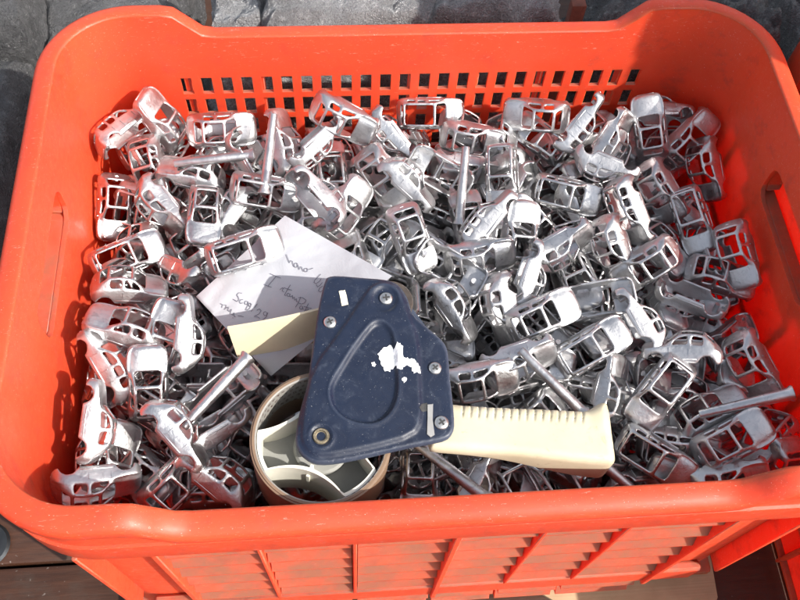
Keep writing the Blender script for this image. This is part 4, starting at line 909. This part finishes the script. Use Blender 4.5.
 (0,-1651,-1346,-600,886,283,-18,366,164,486,1185,1), (1,-2095,-559,-520,307,430,316,788,107,364,2036,1), (1,-168,1241,-560,403,799,-203,-398,392,134,1043,1), (0,-986,1220,-550,413,516,152,735,283,139,1259,1),
 (1,-737,1155,-480,325,882,178,290,315,145,1375,1), (0,-559,591,-560,746,516,-5,422,348,207,1624,1), (0,-265,889,-590,768,431,43,-472,377,173,1205,1), (0,170,945,-610,4,-276,-874,-399,438,169,1297,1),
 (0,686,317,-560,686,324,-219,614,522,219,1212,1), (0,380,157,-580,859,503,-85,51,483,254,1856,1), (1,1295,1282,-500,434,787,60,434,580,125,1265,1), (1,1531,1163,-580,623,610,-52,486,615,133,1396,1),
 (0,2181,1203,-630,788,443,-213,370,692,134,1474,1), (0,1747,-1069,-600,928,-213,-289,103,705,408,1885,1), (0,2100,-794,-550,665,474,-223,-532,753,363,2359,1), (0,1764,-1535,-610,870,445,-197,86,736,469,1100,1),
 (0,1849,-211,-650,223,930,-291,-10,691,299,2181,1), (0,978,210,-570,693,667,-64,268,566,245,1780,1), (0,704,-26,-530,406,718,243,510,531,272,1479,1), (0,1349,196,-600,585,538,-171,-582,612,242,1581,1),
 (0,549,-670,-560,796,582,-71,154,527,355,1543,1), (0,268,-795,-570,893,437,-77,68,485,380,2202,1), (0,1156,-877,-650,667,457,69,584,613,387,1814,1), (0,-166,-1377,-690,665,65,20,-744,417,472,882,1),
 (1,408,-1412,-670,541,91,-22,836,514,476,380,1), (1,649,-1412,-630,522,62,-29,850,548,478,388,1), (0,190,-1481,-580,670,575,150,445,483,474,892,1), (0,-746,563,-340,85,430,606,664,317,196,2240,1),
 (0,1839,728,-650,662,536,-136,-506,662,189,1631,1), (1,1516,494,-560,531,609,-216,-548,629,208,2020,1), (0,155,61,-570,106,-953,277,59,455,269,1401,1), (0,-1432,-1052,-560,391,886,219,121,224,428,1381,1),
 (0,-1396,-1353,-500,242,271,360,859,221,479,2316,1), (0,1168,-213,-590,144,-976,-15,-164,607,295,1102,1), (0,2271,964,-710,505,573,-182,-619,707,168,1888,1), (0,-1254,1122,-630,112,846,-346,-391,244,154,842,1),
 (1,-1376,-811,-550,38,942,320,89,229,392,1842,1), (0,476,-250,-610,497,563,-252,-610,498,305,1838,1), (0,1392,-432,-490,365,398,427,725,641,319,1675,1), (0,-2273,858,-810,685,-5,327,-651,110,207,1642,1),
 (0,-1449,1300,-490,911,408,57,22,222,128,1841,1), (0,-1567,637,-610,693,-75,66,-714,203,216,1681,1), (1,-1129,784,-590,910,401,59,-92,264,192,1577,1), (1,-1249,164,-390,936,322,19,140,246,249,2136,1),
 (1,-2105,347,-680,945,250,51,206,132,250,1618,1), (0,-2066,89,-660,969,-217,111,51,128,286,2277,1), (0,-2009,-339,-450,93,213,171,958,121,324,2453,1), (0,-1606,-426,-430,370,649,378,547,188,336,1880,1),
 (0,-1859,-726,-530,645,338,-185,660,146,375,2190,1), (0,-2117,-1006,-410,405,634,408,518,96,424,2357,1), (0,-1599,-1133,-310,783,-448,369,-223,177,431,2613,1), (0,-546,1232,-330,799,547,20,-250,344,118,2092,1),
 (1,148,1531,-630,919,391,-51,-28,428,110,1326,1), (0,462,1299,-680,857,497,-61,-127,468,134,1386,1), (0,954,1389,-520,68,-106,-490,863,535,114,1792,1), (0,-72,808,-540,882,-291,281,-242,408,181,1698,1),
 (0,-99,293,-500,791,160,147,-573,410,238,1923,1), (1,453,441,-500,814,-388,-400,164,487,217,1605,1), (0,161,-236,-580,828,-284,321,-360,453,307,2064,1), (0,731,-366,-500,936,272,-146,166,545,312,2130,1),
 (1,1038,-602,-520,937,213,-181,210,596,344,2116,1), (1,1122,733,-660,915,355,-93,-167,570,194,1711,1), (0,1420,901,-560,514,819,-210,-142,601,166,1511,1), (0,1836,1251,-530,610,144,-418,657,650,124,1748,1),
 (1,2021,458,-640,704,317,-78,-631,693,221,1626,1), (0,1557,35,-570,247,194,359,-879,649,260,1809,1), (0,2225,87,-550,630,395,-180,-644,739,255,2119,1), (0,1627,-657,-480,190,-72,446,872,687,347,1765,1),
 (1,1431,-941,-530,390,166,155,-892,657,393,2298,1), (1,1348,-1343,-650,896,273,-147,-320,655,453,2073,1), (0,1804,-1303,-490,948,103,-241,179,735,437,2589,1), (2,-1503,1046,-510,251,630,360,640,213,159,759,1),
 (2,314,758,-540,509,856,-91,-22,462,184,735,1), (2,-1090,975,-380,496,863,2,-90,269,152,761,1), (2,-1392,-886,-300,128,359,584,717,219,388,892,1), (2,-6,-1409,-440,560,715,201,366,449,470,605,1),
 (2,724,-848,-500,498,785,124,348,550,380,848,1), (2,1907,-1105,-390,467,447,358,674,747,403,944,1), (2,1090,-1449,-670,136,372,-552,-733,617,475,186,1), (1,2205,-1443,-803,602,271,447,-604,786,455,1021,0),
 (0,2017,1514,-651,810,-586,5,2,671,113,712,0), (1,636,906,-627,656,206,7,-726,501,168,1116,0), (1,-2205,1412,-568,724,-528,-231,378,115,132,1524,0),
]

MAT['zinc'] = m_zinc('cast_zinc', (.47, .47, .475), (.66, .66, .66), .31, .50)
CARS = [car_mesh('toy_car_body', 0), car_mesh('estate_toy_car_body', 1)]
ROD = rod_mesh('casting_rod')
for me in CARS+[ROD]: me.materials.append(MAT['zinc'])
LOW = [car_mesh('low0', 0, 0), car_mesh('low1', 1, 0)]
from mathutils import Quaternion
def pose_matrix(r):
    return Matrix.Translation((r[1]*1e-4, r[2]*1e-4, H+r[3]*1e-4)) @ Quaternion([a*.001 for a in r[4:8]]).normalized().to_matrix().to_4x4()
def place_words(x, y):
    if 285 < x < 455 and y > 440: return 'under dispenser'
    if y > 455 and x < 255: return 'left front corner'
    if y > 440 and x > 640: return 'right front corner'
    if y > 440: return 'below handle'
    if x < 150 and y < 175: return 'left back corner'
    if x > 640 and y < 170: return 'right back corner'
    if y < 150: return 'under back slots'
    if x < 130: return 'by left wall'
    if x > 700: return 'by right wall'
    if x < 215 and y > 340: return 'left of tape core'
    if x < 215: return 'left of note'
    if x < 300 and y > 330: return 'below note'
    if x < 330 and y < 225: return 'above note'
    if x < 330: return 'on note'
    if x < 440 and y < 275: return 'above navy plate'
    if x < 520 and y < 240: return 'mid pile'
    if x < 560 and y > 240: return 'right of navy plate'
    if y < 240: return 'right rear pile'
    if y < 340: return 'right middle pile'
    return 'right of handle'
def pose_words(M, x, y):
    v = (CAM-M.translation).normalized()
    nose, left, up = (M.col[i].to_3d() for i in range(3))
    if abs(nose.dot(v)) > .72: a = 'tail down' if nose.dot(v) > 0 else 'nose down'
    elif up.dot(v) > .62: a = 'roof up'
    elif up.dot(v) < -.5: a = 'underside up'
    else: a = 'on its side'
    ang = math.degrees(math.atan2(nose.dot(CU), nose.dot(CR))) % 360
    d = ('right', 'upper right', 'top', 'upper left', 'left', 'lower left', 'bottom', 'lower right')[int((ang+22.5)//45) % 8]
    return a, d
ORD = ['leftmost', 'second', 'third', 'fourth', 'fifth', 'sixth', 'seventh', 'eighth', 'ninth', 'tenth', 'eleventh', 'twelfth']
seen = {}
made = []
NCAR = 300
cars_sorted = sorted((r for r in POSES if r[0] < 2), key=lambda r: -r[10])
shown = [r for r in cars_sorted if r[10] > 3][:NCAR]
for r in shown:
    M = pose_matrix(r); o = bpy.data.objects.new(('toy_car_body', 'estate_toy_car_body')[r[0]], CARS[r[0]]); COL.objects.link(o)
    o.matrix_world = M; made.append((o, r, M))
    a, d = pose_words(M, r[8], r[9]); where = place_words(r[8], r[9])
    size = ('buried ' if r[10] < 70 else '')+('round', 'long')[r[0]]
    seen.setdefault((size, a, d, where), []).append((r[8], o))
for (size, a, d, where), lst in seen.items():
    lst.sort(key=lambda t: t[0])
    for i, (_, o) in enumerate(lst):
        pre = '' if len(lst) == 1 else ('leftmost such, ' if i == 0 else ORD[i]+' from left, ')
        tag(o, '%s toy car, %s, nose %s, %s%s' % (size, a, d, pre, where), 'toy car', 'bare metal toy car bodies')
rods = sorted((r for r in POSES if r[0] == 2), key=lambda r: r[8]); rl = {}
for r in rods:
    o = bpy.data.objects.new('casting_rod', ROD); COL.objects.link(o); M = pose_matrix(r); o.matrix_world = M
    rl.setdefault(place_words(r[8], r[9]), []).append((r[8], o))
for where, lst in rl.items():
    for i, (_, o) in enumerate(lst):
        pre = '' if len(lst) == 1 else ('leftmost ' if i == 0 else ORD[i]+' from left, ')
        tag(o, '%sthin grey metal rod with a flat end, %s' % (pre, where), 'metal rod', 'loose casting rods in the pile')
# the layers below that nobody could count: one mass of the same bodies
bm = bmesh.new()
rest = [r for r in POSES if r[0] < 2 and r not in shown]
def add_low(r, M):
    me = LOW[r[0]].copy(); me.transform(M); bm.from_mesh(me); bpy.data.meshes.remove(me)
for r in rest: add_low(r, pose_matrix(r))
for r in (q for q in POSES if q[0] < 2 and q[11] == 0):
    add_low(r, Matrix.Translation((0, 0, -.106)) @ Matrix.Rotation(math.pi, 4, 'Z') @ pose_matrix(r))
o = bm_obj('buried_car_bodies', bm, MAT['zinc'], None, 50, False)
tag(o, 'deeper layers of bare metal toy car bodies that fill the crate', 'toy cars', None, 'stuff')
print('pile', len(shown), 'cars', len(rods), 'rods', len(rest), 'deep', 'low tris', len(o.data.polygons)*2)
